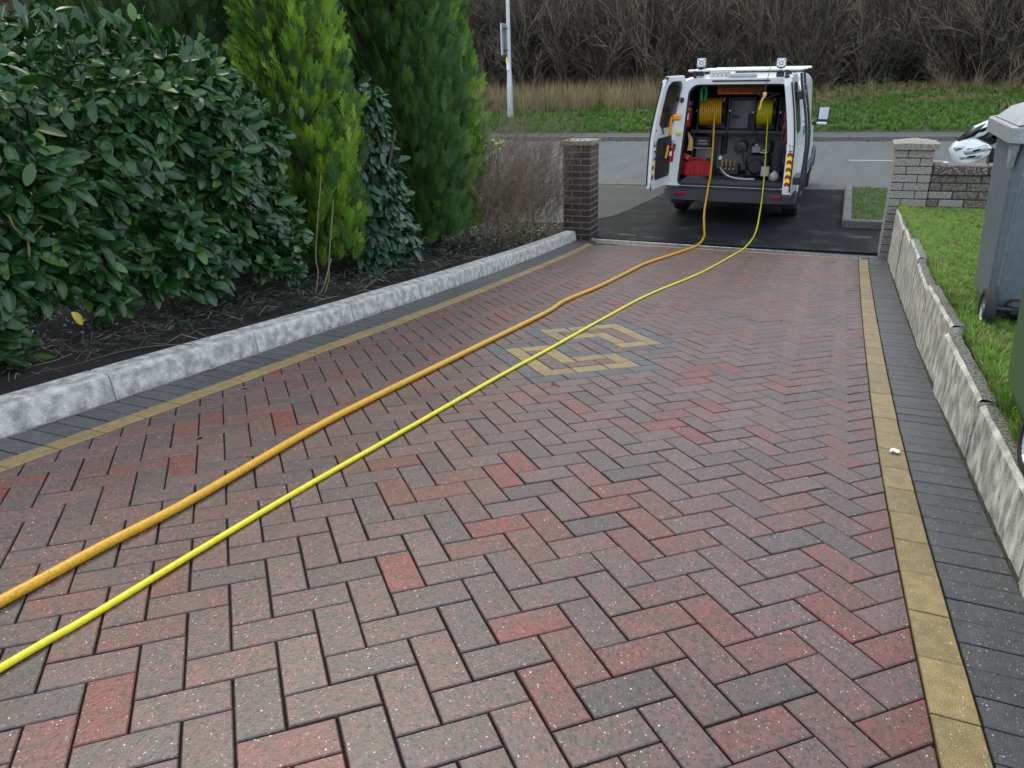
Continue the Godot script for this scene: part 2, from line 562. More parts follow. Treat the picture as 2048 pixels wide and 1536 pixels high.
func build_street() -> void:
	# pale cement smears left on the crossover tarmac
	for c in [[Vector3(-2.05, 0.004, -9.02), 0.20, 0.07], [Vector3(-1.72, 0.004, -8.93), 0.13, 0.05], [Vector3(1.0, 0.004, -9.6), 0.22, 0.06]]:
		var sp := PackedVector2Array()
		for k in 22:
			var an := TAU * k / 22.0
			sp.append(Vector2(cos(an) * c[1], sin(an) * c[2]) * R(0.55, 1.1))
		var sb := MB.new()
		sb.prism(sp, -0.02, 0.0, Transform3D(Basis(Vector3.RIGHT, Vector3.BACK, Vector3.UP), c[0]))
		var so := put("cement_smear", sb, M.old_tarmac, self)
		so.set_meta("label", "thin grey cement smear on the dark crossover tarmac"); so.set_meta("category", "stain"); so.set_meta("group", "cement smears on the crossover")
	var b := MB.new()
	b.quad(Vector3(-300, -0.4, 300), Vector3(300, -0.4, 300), Vector3(300, -0.4, -300), Vector3(-300, -0.4, -300), Vector3.UP)
	struct("ground", b, M.far_ground)
	# pavement and crossover of dark tarmac in front of the gate
	b = MB.new()
	b.box(Vector3(0, -0.2, -11.2), Vector3(90, 0.4, 5.0))
	struct("pavement", b, M.tarmac)
	# older, paler tarmac left of the crossover, edge wandering
	b = MB.new()
	var edge := [Vector2(-3.4, -9.6), Vector2(-2.9, -9.85), Vector2(-2.62, -10.4), Vector2(-2.52, -11.05), Vector2(-2.45, -11.8), Vector2(-2.36, -12.65), Vector2(-2.2, -13.66)]
	var poly := PackedVector2Array()
	for i in edge.size() - 1:
		for k in 5:
			var p: Vector2 = edge[i].lerp(edge[i + 1], k / 5.0)
			poly.append(p + Vector2(R(-0.02, 0.02), R(-0.02, 0.02)))
	poly.append(edge[-1])
	poly.append(Vector2(-40, -13.66))
	poly.append(Vector2(-40, -9.6))
	b.prism(poly, -0.1, 0.006, Transform3D(Basis(Vector3.RIGHT, Vector3.BACK, Vector3.UP), Vector3.ZERO))
	struct("old_pavement", b, M.old_tarmac)
	# road
	b = MB.new()
	b.quad(Vector3(-90, -0.03, -13.6), Vector3(90, -0.03, -13.6), Vector3(90, -0.03, -23.35), Vector3(-90, -0.03, -23.35), Vector3.UP)
	var road := struct("road", b, M.road)
	var zc := -18.6
	var x := -58.0
	while x < 20.0:
		b = MB.new()
		b.box(Vector3(x + 1.0, -0.03, zc), Vector3(2.0, 0.008, 0.10))
		put("lane_marking", b, M.road_paint, road)
		x += 4.9
	# flush kerb stones along the near edge, raised ones along the far edge
	b = MB.new()
	b.box(Vector3(0, -0.11, -13.71), Vector3(90, 0.16, 0.10))
	var nk := struct("near_kerb", b, M.moss_joint)
	x = -9.0
	while x < 8.0:
		b = MB.new()
		b.box(Vector3(x + 0.45, -0.075 + R(-0.004, 0.004), -13.71), Vector3(0.905, 0.2, 0.125), 0.012)
		put("kerb_stone", b, M.street_kerb, nk)
		x += 0.915
	b = MB.new()
	b.box(Vector3(0, -0.10, -23.44), Vector3(120, 0.26, 0.10))
	var fk := struct("far_kerb", b, M.street_kerb)
	x = -34.0
	while x < 12.0:
		b = MB.new()
		b.box(Vector3(x + 0.45, -0.05 + R(-0.004, 0.004), -23.44), Vector3(0.905, 0.3, 0.125), 0.012)
		put("kerb_stone", b, M.street_kerb, fk)
		x += 0.915
	b = MB.new()
	b.box(Vector3(0, -0.01, -24.25), Vector3(120, 0.2, 1.5))
	struct("far_pavement", b, M.path_tarmac)
	# grass verge and bank beyond
	b = MB.new()
	var rows := []
	var f := FastNoiseLite.new()
	f.frequency = 0.06
	f.seed = 5
	for i in 18:
		var z := [-24.95, -25.2, -26, -27, -28, -29, -30, -31, -32, -33, -34.5, -36, -38, -41, -44, -48, -54, -62][i] as float
		var r := []
		for j in 66:
			var xx := -105.0 + j * 2.0
			var y := verge_y(maxf(z, -31.0))
			if z < -33.0: y += (-33.0 - z) * 0.19
			y = minf(y, 3.8) + f.get_noise_2d(xx * 3.0, z * 3.0) * (0.1 if z < -25.5 else 0.0) + (f.get_noise_2d(xx, z) * 0.7 if z < -34.0 else 0.0)
			r.append(Vector3(xx, y, z))
		rows.append(r)
	b.grid(rows.slice(0, 10), false, Vector3(0, -500, 0))
	struct("verge", b, M.turf)
	b = MB.new()
	b.grid(rows.slice(9), false, Vector3(0, -500, 0))
	struct("bank", b, M.bank_soil)
	# small grass verge with concrete edging, right of the crossover
	b = MB.new()
	b.box(Vector3(7.9, 0.0, -11.95), Vector3(14.0, 0.15, 3.3))
	struct("kerbside_verge", b, M.turf)
	var vk := thing("verge_edging", "low concrete edging stones around the small street verge by the van", "edging", Vector3(0.83, 0, -11.9))
	var pcs := []
	for i in 4: pcs.append([Vector3(0.84, 0.03, -10.68 - i * 0.92), Vector3(0.12, 0.16, 0.905)])
	for i in 14: pcs.append([Vector3(1.245 + i * 0.92, 0.03, -10.27), Vector3(0.905, 0.16, 0.10)])
	for p in pcs:
		b = MB.new()
		b.box(p[0], p[1], 0.015)
		wput("edging_stone", b, M.street_kerb, vk)

# ------------------------------------------------------------------ drive
func gl(al: float) -> float: return -2.0 - 0.25 * pow(clampf((al - 2.5) / 5.5, 0.0, 1.3), 2.0)
func gr(al: float) -> float: return 0.955 + 0.045 * pow((al - 2.5) / (5.5 if al > 2.5 else 2.5), 2.0)

func clip(p: PackedVector2Array, o: Vector2, nn: Vector2) -> PackedVector2Array:   # keep the side where (q - o).nn <= 0
	var out := PackedVector2Array()
	for i in p.size():
		var a := p[i]
		var b := p[(i + 1) % p.size()]
		var da := (a - o).dot(nn)
		var db := (b - o).dot(nn)
		if da <= 0: out.append(a)
		if (da < 0 and db > 0) or (da > 0 and db < 0): out.append(a.lerp(b, da / (da - db)))
	return out

func inset(p: PackedVector2Array, d: float) -> PackedVector2Array:   # convex polygon moved in by d
	var s := 1.0 if Geometry2D.is_polygon_clockwise(p) else -1.0
	var out := PackedVector2Array()
	var m := p.size()
	for i in m:
		var e0 := (p[i] - p[(i - 1 + m) % m]).normalized()
		var e1 := (p[(i + 1) % m] - p[i]).normalized()
		var n0 := Vector2(e0.y, -e0.x) * s
		var n1 := Vector2(e1.y, -e1.x) * s
		var bis := n0 + n1
		out.append(p[i] + bis * (d / maxf(0.3, 1.0 + n0.dot(n1))))
	return out

func clean(p: PackedVector2Array) -> PackedVector2Array:
	var o := PackedVector2Array()
	for i in p.size():
		if p[i].distance_to(p[(i + 1) % p.size()]) > 0.006: o.append(p[i])
	return o

# one paving block: polygon in (across, along) about its centre; local axes x across, y up, -z along
func block_into(b: MB, poly: PackedVector2Array, up: float, tilt: Vector2, cols: Array, xf: Transform3D) -> void:
	var gap := R(0.0018, 0.0036)
	var a := inset(poly, gap)
	var t := inset(poly, gap + 0.0026)
	var m := poly.size()
	var P := func(q: Vector2, h: float) -> Vector3: return xf * Vector3(q.x, h + up + q.x * tilt.x + q.y * tilt.y, -q.y)
	var ctr := Vector2.ZERO
	for q in t: ctr += q / m
	var k0 := b.v.size()
	var upv := xf.basis.y.normalized()
	# top
	for i in m:
		b.v.append(P.call(t[i], 0.0)); b.n.append(upv); b.c.append(cols[i % cols.size()])
	for i in range(1, m - 1):
		var g := (b.v[k0 + i + 1] - b.v[k0]).cross(b.v[k0 + i] - b.v[k0])
		b.ix.append_array([k0, k0 + i, k0 + i + 1] if g.dot(upv) > 0 else [k0, k0 + i + 1, k0 + i])
	for i in m:
		var j := (i + 1) % m
		var mid := (t[i] + t[j]) * 0.5 - ctr
		var out: Vector3 = xf.basis * Vector3(mid.x, 0.0, -mid.y).normalized()
		b.col = cols[i % cols.size()]
		b.quad(P.call(t[i], 0.0), P.call(t[j], 0.0), P.call(a[j], -0.0026), P.call(a[i], -0.0026), out + upv)
		b.quad(P.call(a[i], -0.0026), P.call(a[j], -0.0026), P.call(a[j], -0.02), P.call(a[i], -0.02), out)

const TONES := [[0.268, 0.190, 0.180], [0.236, 0.180, 0.172], [0.278, 0.172, 0.156], [0.208, 0.172, 0.166], [0.310, 0.142, 0.120], [0.350, 0.118, 0.097], [0.180, 0.162, 0.156], [0.254, 0.175, 0.163], [0.308, 0.160, 0.130]]
# blocks whose colour stands out in the photograph, by herringbone cell
const KNOWN := {Vector2i(0, 0): 5, Vector2i(2, 2): 4, Vector2i(3, -5): 4, Vector2i(1, -5): 5, Vector2i(0, -4): 8, Vector2i(2, -4): 8, Vector2i(0, 2): 4, Vector2i(1, 1): 8, Vector2i(5, -3): 4, Vector2i(6, -2): 8, Vector2i(3, 5): 4, Vector2i(-5, 3): 5, Vector2i(8, 2): 5, Vector2i(9, 1): 4, Vector2i(10, 0): 4, Vector2i(5, 3): 4, Vector2i(10, -2): 8, Vector2i(13, -1): 4, Vector2i(8, 4): 4, Vector2i(-9, -1): 5, Vector2i(-6, 2): 4, Vector2i(-8, -6): 4, Vector2i(5, -5): 4, Vector2i(7, -5): 8, Vector2i(6, -6): 4, Vector2i(6, -8): 8, Vector2i(3, -9): 5, Vector2i(11, -11): 5, Vector2i(10, -12): 4, Vector2i(16, -16): 5, Vector2i(18, -18): 5, Vector2i(12, -10): 5, Vector2i(15, -13): 5, Vector2i(13, -13): 4, Vector2i(12, -12): 4, Vector2i(4, -4): 6, Vector2i(8, -8): 6, Vector2i(-2, 2): 1, Vector2i(1, 3): 6, Vector2i(2, 0): 1, Vector2i(-1, 1): 1, Vector2i(1, -1): 0, Vector2i(-3, 3): 3, Vector2i(4, 4): 6, Vector2i(2, -2): 7, Vector2i(7, 1): 0, Vector2i(6, 2): 0, Vector2i(-8, 0): 0, Vector2i(-9, 1): 3, Vector2i(-10, -2): 0}
func red_tones(at := Vector2i(999, 999)) -> Array:
	var r := rng.randf()
	var i := 0
	if r < 0.66: i = [0, 1, 3, 7][rng.randi() % 4]
	elif r < 0.82: i = 2
	elif r < 0.88: i = 4
	elif r < 0.93: i = 8
	elif r < 0.955: i = 5
	else: i = 6
	if KNOWN.has(at): i = KNOWN[at]
	var j := i
	if rng.randf() < 0.3: j = [0, 1, 2, 3, 7][rng.randi() % 5]
	var k := R(0.92, 1.08)
	var out := []
	var ph := rng.randi() % 4
	for q in 4:
		var w := 0.0 if (q + ph) % 4 < 2 else R(0.2, 0.6)
		var t := []
		for ch in 3: t.append(clampf(lerpf(TONES[i][ch], TONES[j][ch], w) * k * R(0.97, 1.03) * 1.1, 0, 1))
		out.append(Color(t[0], t[1], t[2]))
	return out
func tones_of(r: float, g: float, bl: float) -> Array:
	var k := R(0.86, 1.12)
	var out := []
	for q in 4:
		var w := k * R(0.95, 1.05)
		out.append(Color(minf(1, r * w), minf(1, g * w), minf(1, bl * w)))
	return out
func gold_tones() -> Array: return tones_of(0.60, 0.435, 0.175)
func char_tones() -> Array: return tones_of(0.135, 0.147, 0.158)
func blue_tones() -> Array: return tones_of(0.150, 0.178, 0.195)

func rect_poly(a0: float, b0: float, a1: float, b1: float) -> PackedVector2Array:   # herringbone grid (a, b) in blocks of 0.1 to (across, along)
	var o := PackedVector2Array()
	for q in [Vector2(a0, b0), Vector2(a1, b0), Vector2(a1, b1), Vector2(a0, b1)]:
		o.append(Vector2(q.x + q.y, q.x - q.y) * 0.1 / sqrt(2.0))
	return o

func build_drive() -> void:
	var b := MB.new()
	var q := []
	for p in [[-2.42, -5.0], [1.36, -5.0], [1.36, 8.72], [-2.75, 8.72], [-2.75, 7.0], [-2.42, 4.5]]: q.append(D(p[0], p[1], -0.013))
	for i in range(1, 5): b.tri(q[0], q[i], q[i + 1], Vector3.UP)
	var drive := struct("driveway", b, M.sand_joint)
	var cells := {}
	var list := []     # [polygon, tones, name]
	# the interlocking motif: runs of gold, grey and red blocks, the second half turned half round about (15, -24)
	var gold := [[10, -25, 11, -20], [11, -25, 13, -24], [12, -24, 13, -21], [13, -22, 15, -21], [15, -22, 16, -20], [10, -20, 16, -19]]
	var red := [[11, -24, 12, -20], [12, -21, 15, -20]]
	var grey := [[9, -19, 17, -18], [9, -26, 10, -19], [10, -26, 13, -25], [13, -25, 14, -23], [13, -23, 16, -22], [16, -22, 17, -19]]
	var runs := [[[14, -25, 15, -23], "red"], [[15, -25, 16, -23], "red"]]
	for g in [[gold, "gold"], [red, "red"], [grey, "grey"]]:
		for r in g[0]:
			runs.append([r, g[1]])
			runs.append([[30 - r[2], -48 - r[3], 30 - r[0], -48 - r[1]], g[1]])
	for rn in runs:
		var r: Array = rn[0]
		var across: bool = (r[2] - r[0]) >= (r[3] - r[1])
		var s: int = r[0] if across else r[1]
		var e: int = r[2] if across else r[3]
		while s < e:
			var t := mini(s + 2, e)
			var rc := [s, r[1], t, r[3]] if across else [r[0], s, r[2], t]
			var fresh := []
			for i in range(rc[0], rc[2]):
				for j in range(rc[1], rc[3]):
					if not cells.has(Vector2i(i, j)):
						cells[Vector2i(i, j)] = true
						fresh.append(Vector2i(i, j))
			if fresh.size() == (rc[2] - rc[0]) * (rc[3] - rc[1]):
				list.append([rect_poly(rc[0], rc[1], rc[2], rc[3]), gold_tones() if rn[1] == "gold" else (blue_tones() if rn[1] == "grey" else red_tones()), {"gold": "gold_motif_block", "grey": "grey_motif_block", "red": "motif_block"}[rn[1]]])
			else:
				for c in fresh: list.append([rect_poly(c.x, c.y, c.x + 1, c.y + 1), blue_tones() if rn[1] == "grey" else gold_tones(), "grey_motif_block" if rn[1] == "grey" else "gold_motif_block"])
			s = t
	var reds := []
	for a in range(-62, 78):
		for bb in range(-72, 60):
			var k := posmod(a + bb, 4)
			if k == 1 or k == 3: continue
			var r := [a, bb, a + 2, bb + 1] if k == 0 else [a, bb, a + 1, bb + 2]
			var ctr := Vector2((r[0] + r[2]) * 0.5, (r[1] + r[3]) * 0.5)
			var pc := Vector2(ctr.x + ctr.y, ctr.x - ctr.y) * 0.1 / sqrt(2.0)
			if pc.x < -2.6 or pc.x > 1.3 or pc.y < -4.6 or pc.y > 8.4: continue
			var open := []
			for i in range(r[0], r[2]):
				for j in range(r[1], r[3]):
					if not cells.has(Vector2i(i, j)): open.append(Vector2i(i, j))
			if open.is_empty(): continue
			if open.size() == 1: r = [open[0].x, open[0].y, open[0].x + 1, open[0].y + 1]
			var poly := rect_poly(r[0], r[1], r[2], r[3])
			var full := poly
			poly = clip(poly, Vector2(gl(pc.y), pc.y), Vector2(-1, -(gl(pc.y - 0.1) - gl(pc.y + 0.1)) / 0.2))
			poly = clip(poly, Vector2(gr(pc.y), pc.y), Vector2(1, -(gr(pc.y + 0.1) - gr(pc.y - 0.1)) / 0.2))
			poly = clip(poly, Vector2(0, 8.13), Vector2(0.045, 1))
			poly = clip(poly, Vector2(0, -4.5), Vector2(0, -1))
			if poly != full: poly = clean(poly)
			if poly.size() < 3: continue
			var area := 0.0
			for i in poly.size(): area += poly[i].cross(poly[(i + 1) % poly.size()])
			if absf(area) < 0.0012: continue
			reds.append([poly, red_tones(Vector2i(a, bb)), "paving_block"])
	# gold and charcoal border courses
	var al := -4.5
	while al < 8.1:
		for side in [0, 1]:
			var e := minf(al + 0.2, 8.1)
			var pl := PackedVector2Array([Vector2(gl(al), al), Vector2(gl(e), e), Vector2(gl(e) - 0.1, e), Vector2(gl(al) - 0.1, al)]) if side == 0 else PackedVector2Array([Vector2(gr(al), al), Vector2(gr(e), e), Vector2(gr(e) + 0.1, e), Vector2(gr(al) + 0.1, al)])
			list.append([pl, gold_tones(), "gold_block"])
		al += 0.2
	al = -4.5
	while al < 8.35:
		var e := al + 0.1
		list.append([PackedVector2Array([Vector2(gl(al) - 0.1, al), Vector2(gl(e) - 0.1, e), Vector2(gl(e) - 0.315, e), Vector2(gl(al) - 0.315, al)]), char_tones(), "charcoal_block"])
		list.append([PackedVector2Array([Vector2(gr(al) + 0.1, al), Vector2(gr(e) + 0.1, e), Vector2(gr(e) + 0.3, e), Vector2(gr(al) + 0.3, al)]), char_tones(), "charcoal_block"])
		al += 0.1
	# gold and charcoal courses across the gate
	var gx := -2.28
	while gx < 1.0:
		var e := minf(gx + 0.2, 1.04)
		list.append([PackedVector2Array([Vector2(gx, 8.14 - gx * 0.045), Vector2(e, 8.14 - e * 0.045), Vector2(e, 8.24 - e * 0.045), Vector2(gx, 8.24 - gx * 0.045)]), gold_tones(), "gold_block"])
		gx += 0.2
	gx = -2.36
	while gx < 1.05:
		var e := gx + 0.105
		list.append([PackedVector2Array([Vector2(gx, 8.24 - gx * 0.045), Vector2(e, 8.24 - e * 0.045), Vector2(e, 8.50 - e * 0.045), Vector2(gx, 8.50 - gx * 0.045)]), tones_of(0.20, 0.205, 0.215), "gate_block"])
		gx += 0.105
	# the 300 red blocks that show largest stand alone, the rest share one mesh
	var eye := Vector3(0.6793, 2.2447, 1.2219)
	var view := Vector3(-0.3793, -0.3972, -0.8357)
	var order := []
	for r in reds:
		var c := Vector2.ZERO
		for p in r[0]: c += p / r[0].size()
		var w := D(c.x, c.y) - eye
		var cosv := w.normalized().dot(view)
		order.append([w.length() + (100.0 if cosv < 0.79 else 0.0), r])
	order.sort_custom(func(x, y): return x[0] < y[0])
	var bs := drive_basis()
	var rest := MB.new()
	var lone := 0
	var alone := []
	for o in order:
		if lone < 300 and o[0] < 90.0:
			alone.append(o[1])
			lone += 1
		else: drop_block(rest, o[1], bs)   # same shapes, tints and material as the single blocks
	for it in list:
		var c := Vector2.ZERO
		for p in it[0]: c += p / it[0].size()
		if c.y > -1.6: alone.append(it)
		else: drop_block(rest, it, bs)
	for it in alone:
		var c := Vector2.ZERO
		for p in it[0]: c += p / it[0].size()
		var loc := PackedVector2Array()
		for p in it[0]: loc.append(p - c)
		b = MB.new()
		block_into(b, loc, 0.0, Vector2.ZERO, it[1], Transform3D.IDENTITY)
		var tl := Basis(Vector3(1, R(-0.006, 0.006), 0).normalized(), Vector3(0, 1, 0), Vector3(0, R(-0.006, 0.006), 1).normalized())
		put(it[2], b, M.plain_paving if it[2] in ["gold_block", "charcoal_block", "gate_block", "gold_motif_block", "grey_motif_block"] else M.paving, drive, Transform3D(bs * tl, D(c.x, c.y, R(-0.0012, 0.0012))))
	var s := put("distant_paving_blocks", rest, M.paving, drive)
	s.set_meta("kind", "stuff")
	# thin pale concrete strip between paving and tarmac
	b = MB.new()
	b.box(D(-0.65, 8.53, -0.02) + Vector3(0, 0, 0), Vector3(3.85, 0.05, 0.045), 0.006, bs.rotated(Vector3.UP, -0.045))
	var cs := put("gate_strip", b, M.kerb_concrete, drive)

func drop_block(b: MB, it: Array, bs: Basis) -> void:
	var c := Vector2.ZERO
	for p in it[0]: c += p / it[0].size()
	var loc := PackedVector2Array()
	for p in it[0]: loc.append(p - c)
	block_into(b, loc, R(-0.0012, 0.0012), Vector2(R(-0.006, 0.006), R(-0.006, 0.006)), it[1], Transform3D(bs, D(c.x, c.y)))

# ------------------------------------------------------------------ kerb, slabs, lawn, bed
func build_kerb_and_walls() -> void:
	var bs := drive_basis()
	var kb := thing("garden_kerb", "weathered whitish concrete kerb stones along the planted bed", "kerb", D(-2.4, 2.0))
	var al := -3.95
	while al < 8.3:
		var e := minf(al + 0.953, 8.42)
		var x0 := gl(al) - 0.325
		var x1 := gl(e) - 0.325
		var ln := (D(x1, e) - D(x0, al))
		var b := MB.new()
		var dirz := -ln.normalized()
		var bb := Basis(Vector3.UP.cross(dirz).normalized(), dirz.cross(Vector3.UP.cross(dirz).normalized()).normalized(), dirz)
		var prof := PackedVector2Array([Vector2(0, -0.06), Vector2(0, 0.02), Vector2(-0.016, 0.104), Vector2(-0.021, 0.117), Vector2(-0.031, 0.125), Vector2(-0.044, 0.128), Vector2(-0.150, 0.130), Vector2(-0.150, -0.06)])
		# rounded end: sections along the stone
		var secs := [[0.0035, 0.006], [0.010, 0.0], [0.5 * ln.length(), R(-0.002, 0.002)], [ln.length() - 0.010, 0.0], [ln.length() - 0.0035, 0.006]]
		var rows := []
		for s in secs:
			var r := []
			for p in prof: r.append(D(x0, al) + bb * Vector3(p.x - s[1] * 0.6, p.y - s[1], -s[0]))
			rows.append(r)
		for i in rows.size() - 1:
			for j in prof.size():
				var k := (j + 1) % prof.size()
				var o: Vector3 = bb * Vector3(prof[k].y - prof[j].y, prof[j].x - prof[k].x, 0)
				b.quad(rows[i][j], rows[i][k], rows[i + 1][k], rows[i + 1][j], -o if o.dot(bb * Vector3((prof[j].x + prof[k].x) * 0.5 + 0.07, (prof[j].y + prof[k].y) * 0.5 - 0.05, 0)) < 0 else o)
		for en in [0, rows.size() - 1]:
			for j in range(1, prof.size() - 1): b.tri(rows[en][0], rows[en][j], rows[en][j + 1], bb * Vector3(0, 0, 1 if en == 0 else -1))
		wput("kerb_stone", b, M.kerb_concrete, kb)
		b = MB.new()
		var fp := []
		for k in 9: fp.append(D(lerpf(x0, x1, k / 8.0) + 0.002 + R(-0.002, 0.003), lerpf(al, e, k / 8.0), R(-0.002, 0.001)))
		b.tube(fp, 0.006, 6, false)
		wput("mortar_fillet", b, M.mortar, kb)
		al += 0.953
	# retaining slabs on the right
	var rw := thing("retaining_wall", "stained whitewashed concrete slabs holding up the lawn beside the drive", "wall", D(1.3, 3.0))
	var joints := [-3.0, -2.1, -1.15, -0.2, 0.77, 1.72, 2.67, 3.74, 4.66, 5.6, 6.5, 7.35, 8.16]
	for i in joints.size() - 1:
		var a: float = joints[i] + 0.016
		var e: float = joints[i + 1] - 0.016
		var xa := gr(a) + 0.305 + R(-0.012, 0.01)
		var xe := gr(e) + 0.305 + R(-0.012, 0.01)
		var za := D(0, a).z
		var ze := D(0, e).z
		var ja := R(-0.015, 0.035)
		var je := ja + R(-0.03, 0.02)
		var lean := R(-0.01, 0.015)
		var th := 0.062
		var b := MB.new()
		var top := MB.new()
		var nseg := 10
		var rows := [[], [], [], []]
		for k in nseg + 1:
			var t := float(k) / nseg
			var z := lerpf(za, ze, t)
			var x := lerpf(xa, xe, t)
			var y0 := D(0, lerpf(a, e, t)).y - 0.12
			var y1 := lawn_y(z) + 0.012 + lerpf(ja, je, t) + R(-0.003, 0.003)
			rows[0].append(Vector3(x, y0, z))
			rows[1].append(Vector3(x + lean * 0.3, y1 - 0.014, z))
			rows[2].append(Vector3(x + lean * 0.3 + 0.014 + R(-0.003, 0.003), y1, z))
			rows[3].append(Vector3(x + th, y1 + R(-0.006, 0.002), z))
		for k in nseg:
			b.quad(rows[0][k], rows[0][k + 1], rows[1][k + 1], rows[1][k], Vector3.LEFT)
			b.quad(rows[1][k], rows[1][k + 1], rows[2][k + 1], rows[2][k], Vector3(-1, 1, 0))
			top.quad(rows[2][k], rows[2][k + 1], rows[3][k + 1], rows[3][k], Vector3.UP)
			b.quad(rows[3][k], rows[3][k + 1], rows[3][k + 1] - Vector3(0, 0.5, 0), rows[3][k] - Vector3(0, 0.5, 0), Vector3.RIGHT)
		for k in [0, nseg]:
			b.quad(rows[0][k], rows[1][k], rows[3][k], Vector3(rows[0][k].x + th, rows[0][k].y, rows[0][k].z), Vector3(0, 0, 1 if k == 0 else -1))
		var sl := wput("slab", b, M.wall_slab, rw)
		wput("slab_top", top, M.slab_top, sl)
	var eb := MB.new()
	var er := [[], []]
	for i in 26:
		var a := -3.0 + i * 0.446
		er[0].append(D(gr(a) + 0.335, a, -0.1))
		er[1].append(Vector3(gr(a) + 0.335, lawn_y(D(0, a).z) - 0.03, D(0, a).z))
	eb.grid(er, false, Vector3(8, 0.5, -4))
	struct("earth_face", eb, M.soil)
	# mossy dirt line along the foot of the slabs
	var f := MB.new()
	for i in 60:
		var a := -1.5 + i * 0.16
		f.box(D(gr(a) + 0.301, a + 0.08, -0.003), Vector3(R(0.008, 0.02), R(0.008, 0.018), 0.158), 0.004, bs)
	struct("dirt_line", f, M.moss_joint)

func build_lawn() -> void:
	var b := MB.new()
	var rows := []
	for z in [4.0, 0.0, -2.0, -4.0, -6.0, -8.42]:
		var r := []
		for x in [1.33, 2.5, 4.0, 9.0]: r.append(Vector3(x, lawn_y(z), z))
		rows.append(r)
	b.grid(rows, false, Vector3(4, -100, 0))
	var e := [Vector3(1.33, lawn_y(-8.42), -8.42), Vector3(9.0, lawn_y(-8.42), -8.42)]
	b.quad(e[0], e[1], e[1] - Vector3(0, 0.8, 0), e[0] - Vector3(0, 0.8, 0), Vector3.FORWARD)
	struct("lawn", b, M.turf)
	# blades
	var tuft := grass_tuft(16, 0.042, 0.003)
	var xs := []
	var cs := []
	var f := FastNoiseLite.new()
	f.frequency = 0.9
	for i in 19000:
		var z := -8.3 + pow(rng.randf(), 1.0) * 8.6
		var x := 1.34 + pow(rng.randf(), 1.5) * lerpf(1.5, 0.5, (z + 8.3) / 8.6)
		var s := R(0.6, 1.15) * (1.5 if x < 1.42 and rng.randf() < 0.5 else 1.0)
		xs.append(Transform3D(Basis(Vector3.UP, R(0, TAU)).rotated(Vector3(R(-1, 1), 0, R(-1, 1)).normalized(), R(0, 0.35)).scaled(Vector3(s, s * R(0.7, 1.2), s)), Vector3(x, lawn_y(z) - 0.004, z)))
		var d := f.get_noise_2d(x * 2.0, z * 2.0)
		var k := R(0.75, 1.15)
		cs.append(Color(0.16 * k, 0.28 * k, 0.035 * k) if rng.randf() > 0.2 + d * 0.4 else (Color(0.29 * k, 0.25 * k, 0.11 * k) if rng.randf() < 0.6 else Color(0.09 * k, 0.17 * k, 0.03 * k)))
	var o := many("lawn_grass", tuft, xs, cs, M.grass, self)
	o.set_meta("label", "short green lawn grass beside the bins"); o.set_meta("category", "grass")
	# street verge beyond the right pillar
	xs = []; cs = []
	for i in 2600:
		var p := Vector3(R(0.92, 3.6), 0.07, R(-13.55, -10.34))
		xs.append(Transform3D(Basis(Vector3.UP, R(0, TAU)).scaled(Vector3.ONE * R(0.7, 1.2)), p))
		var k := R(0.75, 1.15)
		cs.append(Color(0.12 * k, 0.21 * k, 0.035 * k))
	o = many("verge_grass", tuft, xs, cs, M.grass, self)
	o.set_meta("label", "mown grass on the small street verge beside the van"); o.set_meta("category", "grass")

func grass_tuft(n: int, h: float, w: float) -> ArrayMesh:
	var b := MB.new()
	for i in n:
		var a := R(0, TAU)
		var d := Vector3(cos(a), 0, sin(a))
		var sd := Vector3(-sin(a), 0, cos(a)) * w * 0.5
		var p := d * R(0, h * 0.35)
		var hh := h * R(0.55, 1.1)
		var bend := R(0.1, 0.7) * hh
		var m := p + Vector3(0, hh * 0.6, 0) + d * bend * 0.35
		var t := p + Vector3(0, hh, 0) + d * bend
		b.quad(p - sd, p + sd, m + sd * 0.8, m - sd * 0.8, d + Vector3.UP)
		b.tri(m - sd * 0.8, m + sd * 0.8, t, d + Vector3.UP)
	return b.mesh(M.grass)

func build_bed() -> void:
	var b := MB.new()
	var rows := []
	var f := FastNoiseLite.new()
	f.frequency = 0.8
	for i in 40:
		var z := 4.0 - i * 0.333
		var r := []
		for x in [-2.46, -2.6, -2.8, -3.0, -3.2, -3.5, -3.9, -4.4, -5.2, -7.0, -12.0]:
			var xx: float = x + (gl(-z) + 2.0 if x > -2.7 else 0.0)
			r.append(Vector3(xx, soil_y(z) + f.get_noise_2d(x * 2, z * 2) * 0.03, z))
		rows.append(r)
	b.grid(rows, false, Vector3(-5, -100, 0))
	var e: Array = rows[-1]
	for j in e.size() - 1: b.quad(e[j], e[j + 1], e[j + 1] - Vector3(0, 0.4, 0), e[j] - Vector3(0, 0.4, 0), Vector3.FORWARD)
	struct("planting_bed", b, M.soil)

